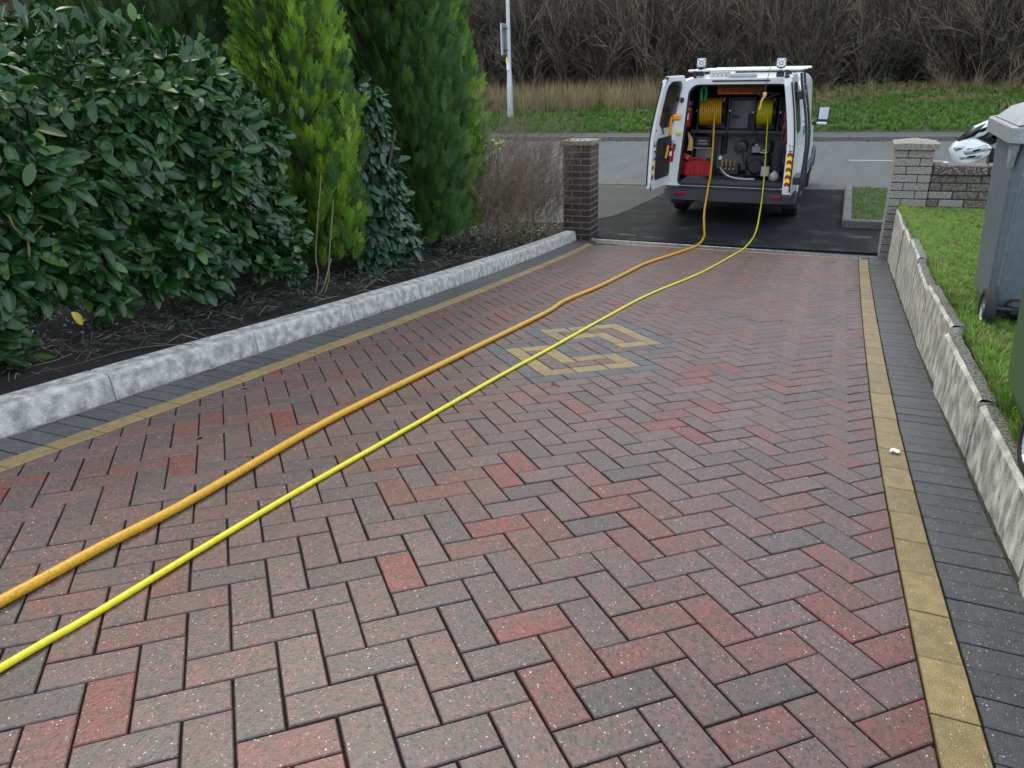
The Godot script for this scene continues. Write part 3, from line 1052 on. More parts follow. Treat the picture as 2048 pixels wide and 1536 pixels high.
# ------------------------------------------------------------------ pillars and low wall
func pier(t: Node3D, x0: float, z0: float, w: float, courses: int, ch: float, mats: Array, joint: float) -> void:
	# four stretchers pinwheeled round a core in every course, turning the other way in each second one
	var L := w * 2.0 / 3.0 - joint * 0.5
	var T := w / 3.0 - joint * 0.5
	for k in courses:
		var y := ch * (k + 0.5)
		var hgt := ch - joint
		var rects := [[0.0, L, 0.0, T], [w - T, w, 0.0, L], [w - L, w, w - T, w], [0.0, T, w - L, w]]
		if k % 2 == 1: rects = [[w - L, w, 0.0, T], [w - T, w, w - L, w], [0.0, L, w - T, w], [0.0, T, 0.0, L]]
		for r in rects:
			var b := MB.new()
			b.box(Vector3(x0 + (r[0] + r[1]) * 0.5, y, z0 - (r[2] + r[3]) * 0.5) + Vector3(R(-0.0015, 0.0015), 0, R(-0.0015, 0.0015)), Vector3(r[1] - r[0], hgt, r[3] - r[2]), 0.004)
			var mt: Material = mats[0]
			if mats.size() > 1 and rng.randf() < 0.16: mt = mats[1]
			if mats.size() > 2 and k == courses - 1: mt = mats[1]
			wput("brick", b, mt, t)

func build_pillars() -> void:
	var t := thing("gate_pillar", "dark brown brick gate pillar with a flat stone cap, next to the bare shrub", "pillar", Vector3(-2.64, 0, -8.695))
	var b := MB.new()
	b.box(Vector3(-2.64, 0.6425, -8.695), Vector3(0.384, 1.285, 0.384))
	wput("mortar_core", b, M.mortar, t)
	pier(t, -2.835, -8.5, 0.39, 15, 0.0857, [M.dark_brick, M.red_brick, 1], 0.011)
	b = MB.new()
	cap_shape(b, Vector3(-2.64, 1.287, -8.695), 0.45, 0.055, 0.012)
	wput("cap", b, M.cap_stone, t)
	t = thing("gate_pillar", "pale lichen-stained brick gate pillar with a rough pointed cap, at the end of the low wall", "pillar", Vector3(1.415, 0, -8.565))
	b = MB.new()
	b.box(Vector3(1.415, 0.63, -8.565), Vector3(0.376, 1.26, 0.376))
	wput("mortar_core", b, M.dark_mortar, t)
	pier(t, 1.221, -8.37, 0.39, 14, 0.0902, [M.pale_brick, M.pale_brick], 0.010)
	b = MB.new()
	cap_shape(b, Vector3(1.415, 1.265, -8.565), 0.455, 0.065, 0.05)
	wput("cap", b, M.cap_stone, t)
	# low wall running right from the pale pillar
	t = thing("low_wall", "low grimy brick wall with purple-brown coping behind the lawn", "wall", Vector3(3.5, 0, -8.52))
	b = MB.new()
	b.box(Vector3(3.62, 0.495, -8.52), Vector3(3.98, 0.99, 0.188))
	wput("mortar_core", b, M.dark_mortar, t)
	for k in 11:
		var x := 1.616 - (0.125 if k % 2 == 1 else 0.0)
		while x < 5.6:
			var x0 := maxf(x, 1.616)
			b = MB.new()
			b.box(Vector3((x0 + x + 0.25) * 0.5, 0.09 * (k + 0.5), -8.52 + R(-0.002, 0.002)), Vector3(x + 0.25 - x0 - 0.011, 0.078, 0.2), 0.006)
			wput("brick", b, M.grimy_brick if rng.randf() < 0.8 else M.pale_brick, t)
			x += 0.25
	var cx := 1.618
	while cx < 5.5:
		b = MB.new()
		b.box(Vector3(cx + 0.277, 1.045 + R(-0.003, 0.003), -8.52), Vector3(0.545, 0.11, 0.27), 0.014)
		wput("coping_stone", b, M.coping, t)
		cx += 0.555

func cap_shape(b: MB, at: Vector3, w: float, th: float, peak: float) -> void:
	var h := w * 0.5
	var n := 5
	var rows := []
	for i in n:
		var r := []
		for j in n:
			var u := -1.0 + 2.0 * i / (n - 1)
			var s := -1.0 + 2.0 * j / (n - 1)
			var k := 1.0 - maxf(absf(u), absf(s))
			r.append(at + Vector3(u * h + (R(-0.004, 0.004) if k > 0 else 0.0), th + peak * k + R(-0.004, 0.004), s * h))
		rows.append(r)
	for i in n - 1:
		for j in n - 1: b.quad(rows[i][j], rows[i + 1][j], rows[i + 1][j + 1], rows[i][j + 1], Vector3.UP)
	for k in n - 1:
		for e in [[rows[0][k], rows[0][k + 1], Vector3.LEFT], [rows[n - 1][k], rows[n - 1][k + 1], Vector3.RIGHT], [rows[k][0], rows[k + 1][0], Vector3.FORWARD], [rows[k][n - 1], rows[k + 1][n - 1], Vector3.BACK]]:
			var lo0 := Vector3(e[0].x, at.y, e[0].z)
			var lo1 := Vector3(e[1].x, at.y, e[1].z)
			b.quad(e[0], e[1], lo1, lo0, e[2])
	b.quad(at + Vector3(-h, 0, -h), at + Vector3(h, 0, -h), at + Vector3(h, 0, h), at + Vector3(-h, 0, h), Vector3.DOWN)

func build_lamp_post() -> void:
	var at := Vector3(-11.82, 0.38, -27.2)
	var t := thing("lamp_post", "tall galvanised street lamp post with a plate on it across the road", "lamp post", at)
	var b := MB.new()
	b.lathe([Vector2(0.0, -0.3), Vector2(0.125, -0.3), Vector2(0.125, 1.3), Vector2(0.118, 1.36), Vector2(0.085, 2.0), Vector2(0.078, 4.0), Vector2(0.06, 8.0), Vector2(0.0, 8.0)], 20)
	put("pole", b, M.galvanised, t, Transform3D(Basis(Vector3(0, 0, 1), -0.012), Vector3.ZERO))
	b = MB.new()
	b.tube([Vector3(-0.09, 7.9, 0), Vector3(-0.05, 8.3, 0.1), Vector3(0.1, 8.5, 0.8), Vector3(0.1, 8.52, 1.4)], 0.035, 8)
	put("bracket_arm", b, M.galvanised, t)
	b = MB.new()
	b.box(Vector3(0.1, 8.5, 1.7), Vector3(0.26, 0.12, 0.7), 0.04)
	put("lantern", b, M.grey_plastic, t)
	b = MB.new()
	b.box(Vector3(-0.17, 2.98, -0.05), Vector3(0.05, 1.12, 0.62), 0.01)
	var sg := put("sign_plate", b, M.galvanised, t)
	for y in [2.6, 3.36]:
		b = MB.new()
		b.box(Vector3(-0.06, y, 0), Vector3(0.22, 0.035, 0.20), 0.006)
		put("clamp", b, M.dark_metal, sg)
	b = MB.new()
	b.box(Vector3(-0.035, 2.24, 0.087), Vector3(0.075, 0.19, 0.006), 0.0, Basis(Vector3.UP, -0.3))
	put("sticker", b, M.yellow_sticker, t)
	b = MB.new()
	b.box(Vector3(0.012, 2.02, 0.095), Vector3(0.12, 0.26, 0.006), 0.0, Basis(Vector3.UP, 0.05))
	put("notice", b, M.white_plastic, t)
	b = MB.new()
	b.box(Vector3(0.03, 0.75, 0.118), Vector3(0.13, 0.55, 0.02), 0.006)
	put("access_door", b, M.galvanised, t)

# ------------------------------------------------------------------ plants
func leaf_mesh(c: Color, rib: Color, droop: float, fold: float, width: float) -> ArrayMesh:
	var b := MB.new()
	var ts := [0.0, 0.12, 0.3, 0.52, 0.74, 0.9, 1.0]
	var ws := [0.02, 0.5, 0.9, 1.0, 0.78, 0.36, 0.0]
	var rows := []
	for i in ts.size():
		var r := []
		for s in [-1.0, -0.5, 0.0, 0.5, 1.0]:
			r.append(Vector3(s * ws[i] * width, ts[i], -droop * ts[i] * ts[i] + absf(s) * ws[i] * width * fold - 0.10 * s * s * ws[i] * width))
		rows.append(r)
	b.grid(rows, false, Vector3(0, 0.5, -10))
	for i in b.v.size(): b.c[i] = rib if i % 5 == 2 else c
	return b.mesh(M.leaf)

func build_hedges() -> void:
	var lv := []
	for c in [[0.016, 0.058, 0.018], [0.020, 0.068, 0.020], [0.014, 0.046, 0.015], [0.026, 0.076, 0.019], [0.022, 0.066, 0.028], [0.055, 0.12, 0.025]]:
		var cc := Color(c[0], c[1], c[2])
		lv.append(leaf_mesh(cc, cc.lerp(Color(0.14, 0.22, 0.11), 0.3), R(0.1, 0.32), R(0.15, 0.45), R(0.19, 0.24)))
	var plain := leaf_mesh(Color.WHITE, Color(1, 1, 1), 0.2, 0.3, 0.215)
	var f := FastNoiseLite.new()
	f.frequency = 1.1
	f.seed = 9
	# big laurel
	var t := thing("laurel_hedge", "large dark glossy laurel hedge overhanging the concrete kerb", "hedge", Vector3(-3.6, soil_y(-1.2), -1.2))
	var xs := []
	var cs := []
	var key := []
	for i in 14500:
		var z := R(-3.45, 1.3)
		var top := 2.58 + 0.10 * f.get_noise_1d(z * 3.0)
		if z < -1.9: top -= 0.55 * pow((-1.9 - z) / 1.5, 1.7)
		var bot := soil_y(z) + (0.02 if z > -0.95 else 0.20 + 0.2 * f.get_noise_1d(z * 2.0 + 40.0))
		var p: Vector3
		var out: Vector3
		var dep := absf(rng.randfn(0.0, 0.13)) if rng.randf() < 0.8 else R(0.2, 1.3)
		if i >= 11500:
			p = Vector3(R(-4.9, -3.5), R(bot + 0.1, top - 0.1), z)
			out = Vector3(1, 0.3, 0).normalized()
		elif i % 8 != 0:
			var y := R(bot, top)
			var bump := 0.22 * f.get_noise_2d(z * 1.3, y * 1.3)
			var x := -2.80 + bump - 0.45 * pow(clampf((y - top + 0.45) / 0.45, 0, 1), 2.0) - 0.9 * pow(clampf((-2.75 - z) / 0.7, 0, 1), 2.0) - 0.2 * pow(clampf((bot + 0.5 - y) / 0.5, 0, 1), 2.0)
			p = Vector3(x - dep, y, z)
			out = Vector3(1.0, 0.3 + 1.1 * pow(clampf((y - top + 0.45) / 0.45, 0, 1), 2.0), -0.9 * clampf((-2.6 - z) / 0.7, 0, 1)).normalized()
		else:
			p = Vector3(R(-4.7, -3.05), top - dep * 0.6 + 0.12 * f.get_noise_2d(z * 2.0, 77.0), z)
			out = Vector3(0.25, 1, 0).normalized()
		var tip := p.y > top - 0.12
		var dir := (out * R(0.15, 0.8) + Vector3(R(-0.3, 0.3), R(-0.95, 0.25), R(-0.95, 0.8))).normalized()
		if tip and rng.randf() < 0.6: dir = (out * 0.3 + Vector3(R(-0.6, 0.6), R(0.3, 1.0), R(-0.6, 0.6))).normalized()
		var hint := out + Vector3(R(-0.6, 0.6), R(0.1, 0.9), R(-0.6, 0.6))
		var s := R(0.065, 0.15)
		var xf := Transform3D(aim(dir, hint).scaled(Vector3.ONE * s), p)
		xs.append(xf)
		var k := R(0.75, 1.2)
		cs.append((Color(0.055 * k, 0.12 * k, 0.025 * k) if rng.randf() < 0.1 else Color(0.018 * k, R(0.050, 0.074) * k, R(0.012, 0.021) * k)))
		key.append(dep + (5.0 if z > -0.55 or z < -3.35 or i % 8 == 0 or i >= 11500 else 0.0) + R(0, 0.03))
	var idx := range(xs.size())
	idx.sort_custom(func(a, b): return key[a] < key[b])
	var rx := []
	var rc := []
	for n in idx.size():
		var i: int = idx[n]
		var xf: Transform3D = xs[i]
		if n < 300: put("leaf", lv[rng.randi() % 5 if cs[i].g < 0.085 else 5], null, t, Transform3D(xf.basis, xf.origin - t.position))
		else:
			rx.append(Transform3D(xf.basis, xf.origin - t.position)); rc.append(cs[i])
	many("foliage", plain, rx, rc, M.leaf, t)
	for k in 9:
		var z := 0.9 - k * 0.5
		var st := MB.new()
		st.col = Color(0.06, 0.048, 0.035)
		var p0 := Vector3(-3.4 + R(-0.25, 0.2), soil_y(z) - 0.05, z)
		st.tube(smooth([p0, p0 + Vector3(R(-0.1, 0.15), 0.6, R(-0.15, 0.15)), p0 + Vector3(R(-0.2, 0.3), 1.05, R(-0.25, 0.25)), p0 + Vector3(R(-0.2, 0.2), 1.5, R(-0.3, 0.3))], 4), [0.03, 0.028, 0.027, 0.026, 0.024, 0.022, 0.021, 0.02, 0.018, 0.016, 0.013, 0.01, 0.008], 7)
		for j in 14:
			var q := p0 + Vector3(R(-0.05, 0.05), R(0.2, 1.2), R(-0.1, 0.1))
			st.tube(smooth([q, q + Vector3(R(0.1, 0.3), R(0.0, 0.2), R(-0.2, 0.2)), q + Vector3(R(0.1, 0.4), R(0.0, 0.2), R(-0.2, 0.2))], 3), 0.006, 4, false)
		wput("stem", st, M.twig, t)
	# pruned bare fork showing in the hedge
	var fk := MB.new()
	fk.col = Color(0.16, 0.11, 0.07)
	var o := Vector3(-2.80, 1.50, -0.96)
	fk.tube([o, o + Vector3(0, 0.09, -0.02)], 0.006, 6)
	fk.tube([o + Vector3(0, 0.09, -0.02), o + Vector3(0.01, 0.16, 0.03), o + Vector3(0.0, 0.22, 0.035)], 0.0045, 6)
	fk.tube([o + Vector3(0, 0.09, -0.02), o + Vector3(0.03, 0.15, -0.09)], 0.005, 6)
	wput("pruned_branch", fk, M.twig, t)
	# smaller laurel between the conifers
	t = thing("laurel_bush", "narrow laurel bush squeezed between the conifers", "bush", Vector3(-3.1, soil_y(-4.35), -4.35))
	xs = []; cs = []; key = []
	for i in 1500:
		var y := soil_y(-4.4) + R(0.15, 1.62)
		var tt := (y - soil_y(-4.4)) / 1.6
		var a := R(-1.0, 1.0)
		var dep := absf(rng.randfn(0.0, 0.1))
		var w := 0.40 * (1.0 - 0.45 * pow(tt, 3.0))
		var p := Vector3(-2.82 - 0.25 * tt - 0.25 * a * a - dep + 0.1 * f.get_noise_2d(a * 3, y * 2), y, -4.38 + a * w)
		var out := Vector3(1.0, 0.35, a * 0.8).normalized()
		var dir := (out * R(0.1, 0.7) + Vector3(R(-0.2, 0.2), R(-1.0, 0.1), R(-0.6, 0.6))).normalized()
		xs.append(Transform3D(aim(dir, out + Vector3(0, R(0.1, 0.8), R(-0.5, 0.5))).scaled(Vector3.ONE * R(0.10, 0.16)), p))
		var k := R(0.8, 1.25)
		cs.append(Color(0.08 * k, 0.15 * k, 0.04 * k) if rng.randf() < 0.04 else Color(0.028 * k, 0.070 * k, 0.042 * k))
		key.append(dep + absf(a) * 0.02)
	idx = range(xs.size())
	idx.sort_custom(func(a, b): return key[a] < key[b])
	rx = []; rc = []
	for n in idx.size():
		var i: int = idx[n]
		var xf: Transform3D = xs[i]
		if n < 150: put("leaf", lv[rng.randi() % 5], null, t, Transform3D(xf.basis, xf.origin - t.position))
		else:
			rx.append(Transform3D(xf.basis, xf.origin - t.position)); rc.append(cs[i])
	many("foliage", plain, rx, rc, M.leaf, t)
	var st2 := MB.new()
	st2.col = Color(0.06, 0.048, 0.035)
	for k in 4: st2.tube(smooth([Vector3(-3.1 + R(-0.1, 0.1), 0.4, -4.4 + R(-0.1, 0.1)), Vector3(-3.1 + R(-0.1, 0.1), 1.1, -4.4 + R(-0.15, 0.15)), Vector3(-3.0 + R(-0.1, 0.1), 1.8, -4.4 + R(-0.2, 0.2))], 4), 0.013, 6)
	wput("stem", st2, M.twig, t)
	# conifers
	var spray := spray_mesh()
	conifer("golden_conifer", "bright yellow-green conifer between the two laurels", spray, Vector3(-3.42, 0, -3.84), 3.7, 0.46, [[0.17, 0.33, 0.026], [0.12, 0.25, 0.024], [0.24, 0.38, 0.03], [0.05, 0.125, 0.024], [0.035, 0.09, 0.022]], 4300, 21, 0.12)
	conifer("green_conifer", "dark green conifer standing behind the big laurel hedge", spray, Vector3(-4.75, 0, -3.75), 5.2, 1.0, [[0.030, 0.078, 0.022], [0.042, 0.098, 0.026], [0.06, 0.125, 0.03]], 7500, 22, 0.1)
	conifer("green_conifer", "tall dark blue-green conifer left of the brown bare shrub", spray, Vector3(-3.52, 0, -5.62), 4.3, 0.62, [[0.032, 0.095, 0.022], [0.045, 0.12, 0.026], [0.075, 0.165, 0.028]], 6400, 23, 0.16)
	conifer("golden_conifer", "tall yellow-green conifer rising behind the dark blue-green conifer", spray, Vector3(-3.74, 0, -6.45), 4.3, 0.62, [[0.15, 0.30, 0.026], [0.10, 0.22, 0.024], [0.20, 0.34, 0.03], [0.045, 0.115, 0.024]], 6400, 24, 0.1)
	conifer("green_conifer", "dark conifer crowding in behind the golden one", spray, Vector3(-4.45, 0, -5.15), 4.4, 0.6, [[0.025, 0.066, 0.024], [0.034, 0.08, 0.028]], 3200, 25, 0.1)
	# bare shrub next to the pillar
	t = thing("bare_shrub", "leafless brown twiggy shrub beside the dark brick pillar", "shrub", Vector3(-3.15, soil_y(-7.5), -7.5))
	var tw := MB.new()
	for k in 120:
		var p := Vector3(R(-3.6, -2.72), 0.0, R(-8.4, -6.2))
		p.y = soil_y(p.z) - 0.02
		tw.col = Color(0.15, 0.115, 0.085) * R(0.7, 1.5)
		twig(tw, p, Vector3(R(-0.35, 0.45), 1.0, R(-0.5, 0.5)).normalized(), (R(0.5, 1.05) if k < 75 else R(0.25, 0.55)), 0.0052, 3)
	wput("twigs", tw, M.twig, t)
	xs = []; cs = []
	for i in 1100:
		var p := Vector3(R(-3.5, -2.68), 0, R(-8.3, -6.2))
		p.y = soil_y(p.z) + pow(rng.randf(), 1.8) * 0.75
		xs.append(Transform3D(aim(Vector3(R(-1, 1), R(-0.6, 0.6), R(-1, 1)), Vector3(0.6, 1, R(-1, 1))).scaled(Vector3.ONE * R(0.025, 0.05)), p - t.position))
		var k := R(0.7, 1.2)
		cs.append(Color(0.15 * k, 0.14 * k, 0.03 * k) if rng.randf() < 0.45 else (Color(0.13 * k, 0.08 * k, 0.04 * k) if rng.randf() < 0.6 else Color(0.05 * k, 0.09 * k, 0.03 * k)))
	many("withered_leaves", plain, xs, cs, M.leaf, t)
	t = thing("variegated_plant", "small pale yellow-green leafy plant poking above the bare shrub", "plant", Vector3(-3.05, soil_y(-6.75), -6.75))
	xs = []; cs = []
	for i in 110:
		var p := Vector3(-3.05 + rng.randfn(0, 0.05), 1.46 + rng.randfn(0, 0.035), -6.78 + rng.randfn(0, 0.075))
		xs.append(Transform3D(aim(Vector3(R(-1, 1), R(-0.4, 1.0), R(-1, 1)), Vector3(0.5, 1, R(-1, 1))).scaled(Vector3.ONE * R(0.035, 0.06)), p - t.position))
		var k := R(0.8, 1.1)
		cs.append(Color(0.40 * k, 0.46 * k, 0.13 * k) if rng.randf() < 0.6 else Color(0.18 * k, 0.28 * k, 0.06 * k))
	many("leaves", plain, xs, cs, M.leaf, t)
	var vs := MB.new()
	vs.col = Color(0.1, 0.1, 0.05)
	for k in 6: vs.tube(smooth([Vector3(-3.05, soil_y(-6.75), -6.75), Vector3(-3.05 + R(-0.05, 0.05), 0.9, -6.75 + R(-0.08, 0.08)), Vector3(-3.05 + R(-0.06, 0.06), 1.46, -6.78 + R(-0.1, 0.1))], 4), 0.004, 5)
	wput("stem", vs, M.twig, t)
	# tall bare canes in front of the golden conifer
	for cn in [[Vector3(-2.86, 0, -3.02), Vector3(-2.90, 1.05, -3.16), Vector3(-2.88, 1.58, -3.32)], [Vector3(-2.84, 0, -3.10), Vector3(-2.84, 0.95, -3.22), Vector3(-2.86, 1.38, -3.40)], [Vector3(-2.83, 0, -2.98), Vector3(-2.78, 0.85, -3.08), Vector3(-2.80, 0.98, -3.2)]]:
		var b := MB.new()
		b.col = Color(0.13, 0.13, 0.07)
		cn[0].y = soil_y(cn[0].z) - 0.02
		b.tube(smooth([cn[0], cn[0].lerp(cn[1], 0.5) + Vector3(0.01, 0, -0.02), cn[1], cn[2]], 5), 0.0055, 6)
		var o2 := put("bare_cane", b, M.twig, self)
		o2.set_meta("label", "slender bare green-brown cane in front of the golden conifer"); o2.set_meta("category", "cane"); o2.set_meta("group", "bare canes by the golden conifer")
	# ivy and litter on the bed
	xs = []; cs = []
	for i in 5200:
		var z := R(-8.3, 0.4)
		var x := -2.62 - pow(rng.randf(), 1.4) * 1.1
		if f.get_noise_2d(x * 3, z * 1.6) < -0.12: continue
		var p := Vector3(x + (gl(-z) + 2.0) * 0.7, soil_y(z) + R(0.0, 0.11) * (1.6 if z < -4.5 else 1.0), z)
		xs.append(Transform3D(aim(Vector3(R(-1, 1), R(-0.2, 0.3), R(-1, 1)), Vector3(R(-0.5, 0.7), 1, R(-0.5, 0.5))).scaled(Vector3(1.5, 1, 1) * R(0.025, 0.055)), p))
		var k := R(0.7, 1.3)
		cs.append(Color(0.032 * k, 0.05 * k, 0.038 * k))
	var iv := many("ivy_ground_cover", plain, xs, cs, M.leaf, self)
	iv.set_meta("label", "low dull ivy creeping over the soil of the bed"); iv.set_meta("category", "ivy")
	var bt := MB.new()
	for k in 900:
		var z := R(-8.2, 0.3)
		var p := Vector3(-2.60 - rng.randf() * 0.9 + (gl(-z) + 2.0) * 0.7, 0, z)
		p.y = soil_y(z) + R(0.0, 0.04)
		bt.col = [Color(0.20, 0.16, 0.10), Color(0.10, 0.075, 0.05), Color(0.28, 0.23, 0.15)][rng.randi() % 3] * R(0.6, 1.1)
		var d := Vector3(R(-1, 1), 0, R(-1, 1)).normalized() * R(0.06, 0.2)
		bt.tube([p, p + d * 0.5 + Vector3(0, R(0.0, 0.05), 0), p + d + Vector3(0, R(0, 0.03), 0)], R(0.001, 0.0026), 3, false)
	var lt := put("dead_stems", bt, M.twig, self)
	lt.set_meta("kind", "stuff"); lt.set_meta("label", "dry broken stems lying on the soil of the bed"); lt.set_meta("category", "litter")

func spray_mesh() -> ArrayMesh:
	var b := MB.new()
	var dia := func(p: Vector3, d: Vector3, w: float) -> void:
		var s := d.cross(Vector3(0, 0, 1)).normalized() * w
		b.quad(p, p + d * 0.4 + s, p + d, p + d * 0.4 - s, Vector3(0, 0, 1))
	dia.call(Vector3.ZERO, Vector3(0, 1, 0.02), 0.016)
	for i in 8:
		var t := 0.06 + i * 0.10
		for s in [-1.0, 1.0]:
			var ln: float = (0.40 * (1.0 - t) + 0.14) * R(0.75, 1.2)
			var d := Vector3(s * 0.46, 0.89, R(-0.3, 0.3)).normalized()
			var p := Vector3(0, t, 0)
			dia.call(p, d * ln, 0.013)
			for j in 4:
				var q := p + d * ln * (j + 0.6) / 4.4
				for s2 in [-1.0, 1.0]:
					var d2 := d.rotated(Vector3(0, 0, 1), s2 * 0.52) + Vector3(0, 0, R(-0.25, 0.25))
					dia.call(q, d2 * R(0.06, 0.12), 0.0105)
	return b.mesh(M.spray)

func conifer(called: String, label: String, spray: ArrayMesh, at: Vector3, h: float, r: float, tones: Array, count: int, sd: int, brown: float) -> void:
	at.y = soil_y(at.z)
	var t := thing(called, label, "conifer", at)
	var f := FastNoiseLite.new()
	f.seed = sd
	f.frequency = 1.0
	var xs := []
	var cs := []
	for i in int(count * 1.8):
		var u := rng.randf()
		u = lerpf(u, u * u, 0.25)
		var a := R(0, TAU)
		var y := 0.22 + u * (h - 0.22)
		var pr := (0.72 + 0.28 * sin(clampf(u / 0.3, 0, 1) * PI * 0.5)) * pow(1.0 - u, 0.44) * 1.08
		var lump := 1.0 + 0.46 * f.get_noise_3d(cos(a) * 1.5, y * 0.9, sin(a) * 1.5) + 0.30 * f.get_noise_3d(cos(a) * 4.2, y * 2.2, sin(a) * 4.2)
		var inner := rng.randf() < 0.34
		var rr := r * pr * lump * (R(0.35, 0.8) if inner else R(0.82, 1.03))
		var out := Vector3(cos(a), 0, sin(a))
		var dir := (out * R(0.15, 0.75) + Vector3(R(-0.25, 0.25), R(0.6, 1.1), R(-0.25, 0.25))).normalized()
		var s := R(0.11, 0.24) * (1.0 - 0.2 * u)
		var face := Vector3(-sin(a), R(-0.3, 0.3), cos(a)).lerp(out, rng.randf())
		xs.append(Transform3D(aim(dir, face).scaled(Vector3.ONE * s), Vector3(0, y, 0) + out * rr - dir * s * 0.4))
		var c: Array = tones[rng.randi() % tones.size()]
		var k := R(0.8, 1.2)
		if inner and rng.randf() < brown * 3.0: c = [0.07, 0.05, 0.03]
		cs.append(Color(c[0] * k, c[1] * k, c[2] * k))
	many("foliage", spray, xs, cs, M.spray, t)
	var b := MB.new()
	b.tube([Vector3(0, -0.08, 0), Vector3(0.02, h * 0.3, 0.01), Vector3(0, h * 0.7, 0), Vector3(0, h * 0.93, 0)], [0.07, 0.055, 0.03, 0.008], 9)
	for k in 40:
		var a := R(0, TAU)
		var y := R(0.08, h * 0.8)
		var o := Vector3(cos(a), R(0.5, 1.2), sin(a)).normalized()
		b.tube([Vector3(0, y, 0), Vector3(0, y, 0) + o * r * 0.45, Vector3(0, y, 0) + o * r * 0.75 + Vector3(0, 0.05, 0)], [0.014, 0.009, 0.004], 5, false)
	put("trunk", b, M.bark, t)

func seg(b: MB, p: Vector3, q: Vector3, r0: float, r1: float) -> void:
	var t := (q - p).normalized()
	var x := t.cross(Vector3(0.3, 0.1, 0.95)).normalized()
	var y := t.cross(x)
	var k := b.v.size()
	for i in 3:
		var d := x * cos(i * TAU / 3) + y * sin(i * TAU / 3)
		b.v.append(p + d * r0); b.v.append(q + d * r1)
		b.n.append(d); b.n.append(d); b.c.append(b.col); b.c.append(b.col)
	for i in 3:
		var a := k + i * 2
		var e := k + ((i + 1) % 3) * 2
		b.ix.append_array([a, a + 1, e, e, a + 1, e + 1])

func twig(b: MB, p: Vector3, dir: Vector3, ln: float, r: float, depth: int, rmin := 0.0) -> void:
	var n := 4
	var q := p
	var d := dir
	for i in n:
		var e := q + d * ln / n
		seg(b, q, e, r * (1.0 - 0.18 * i), r * (1.0 - 0.18 * (i + 1)))
		if depth > 0 and (i > 0 or depth < 3):
			var kids := 2 if rng.randf() < 0.55 else 1
			for k in kids:
				var dd := (d + Vector3(R(-1, 1), R(-0.5, 0.8), R(-1, 1)) * 0.75).normalized()
				twig(b, e, dd, ln * R(0.4, 0.62), maxf(r * 0.6, rmin), depth - 1, rmin)
		q = e
		d = (d + Vector3(R(-1, 1), R(-0.6, 0.7), R(-1, 1)) * 0.28).normalized()

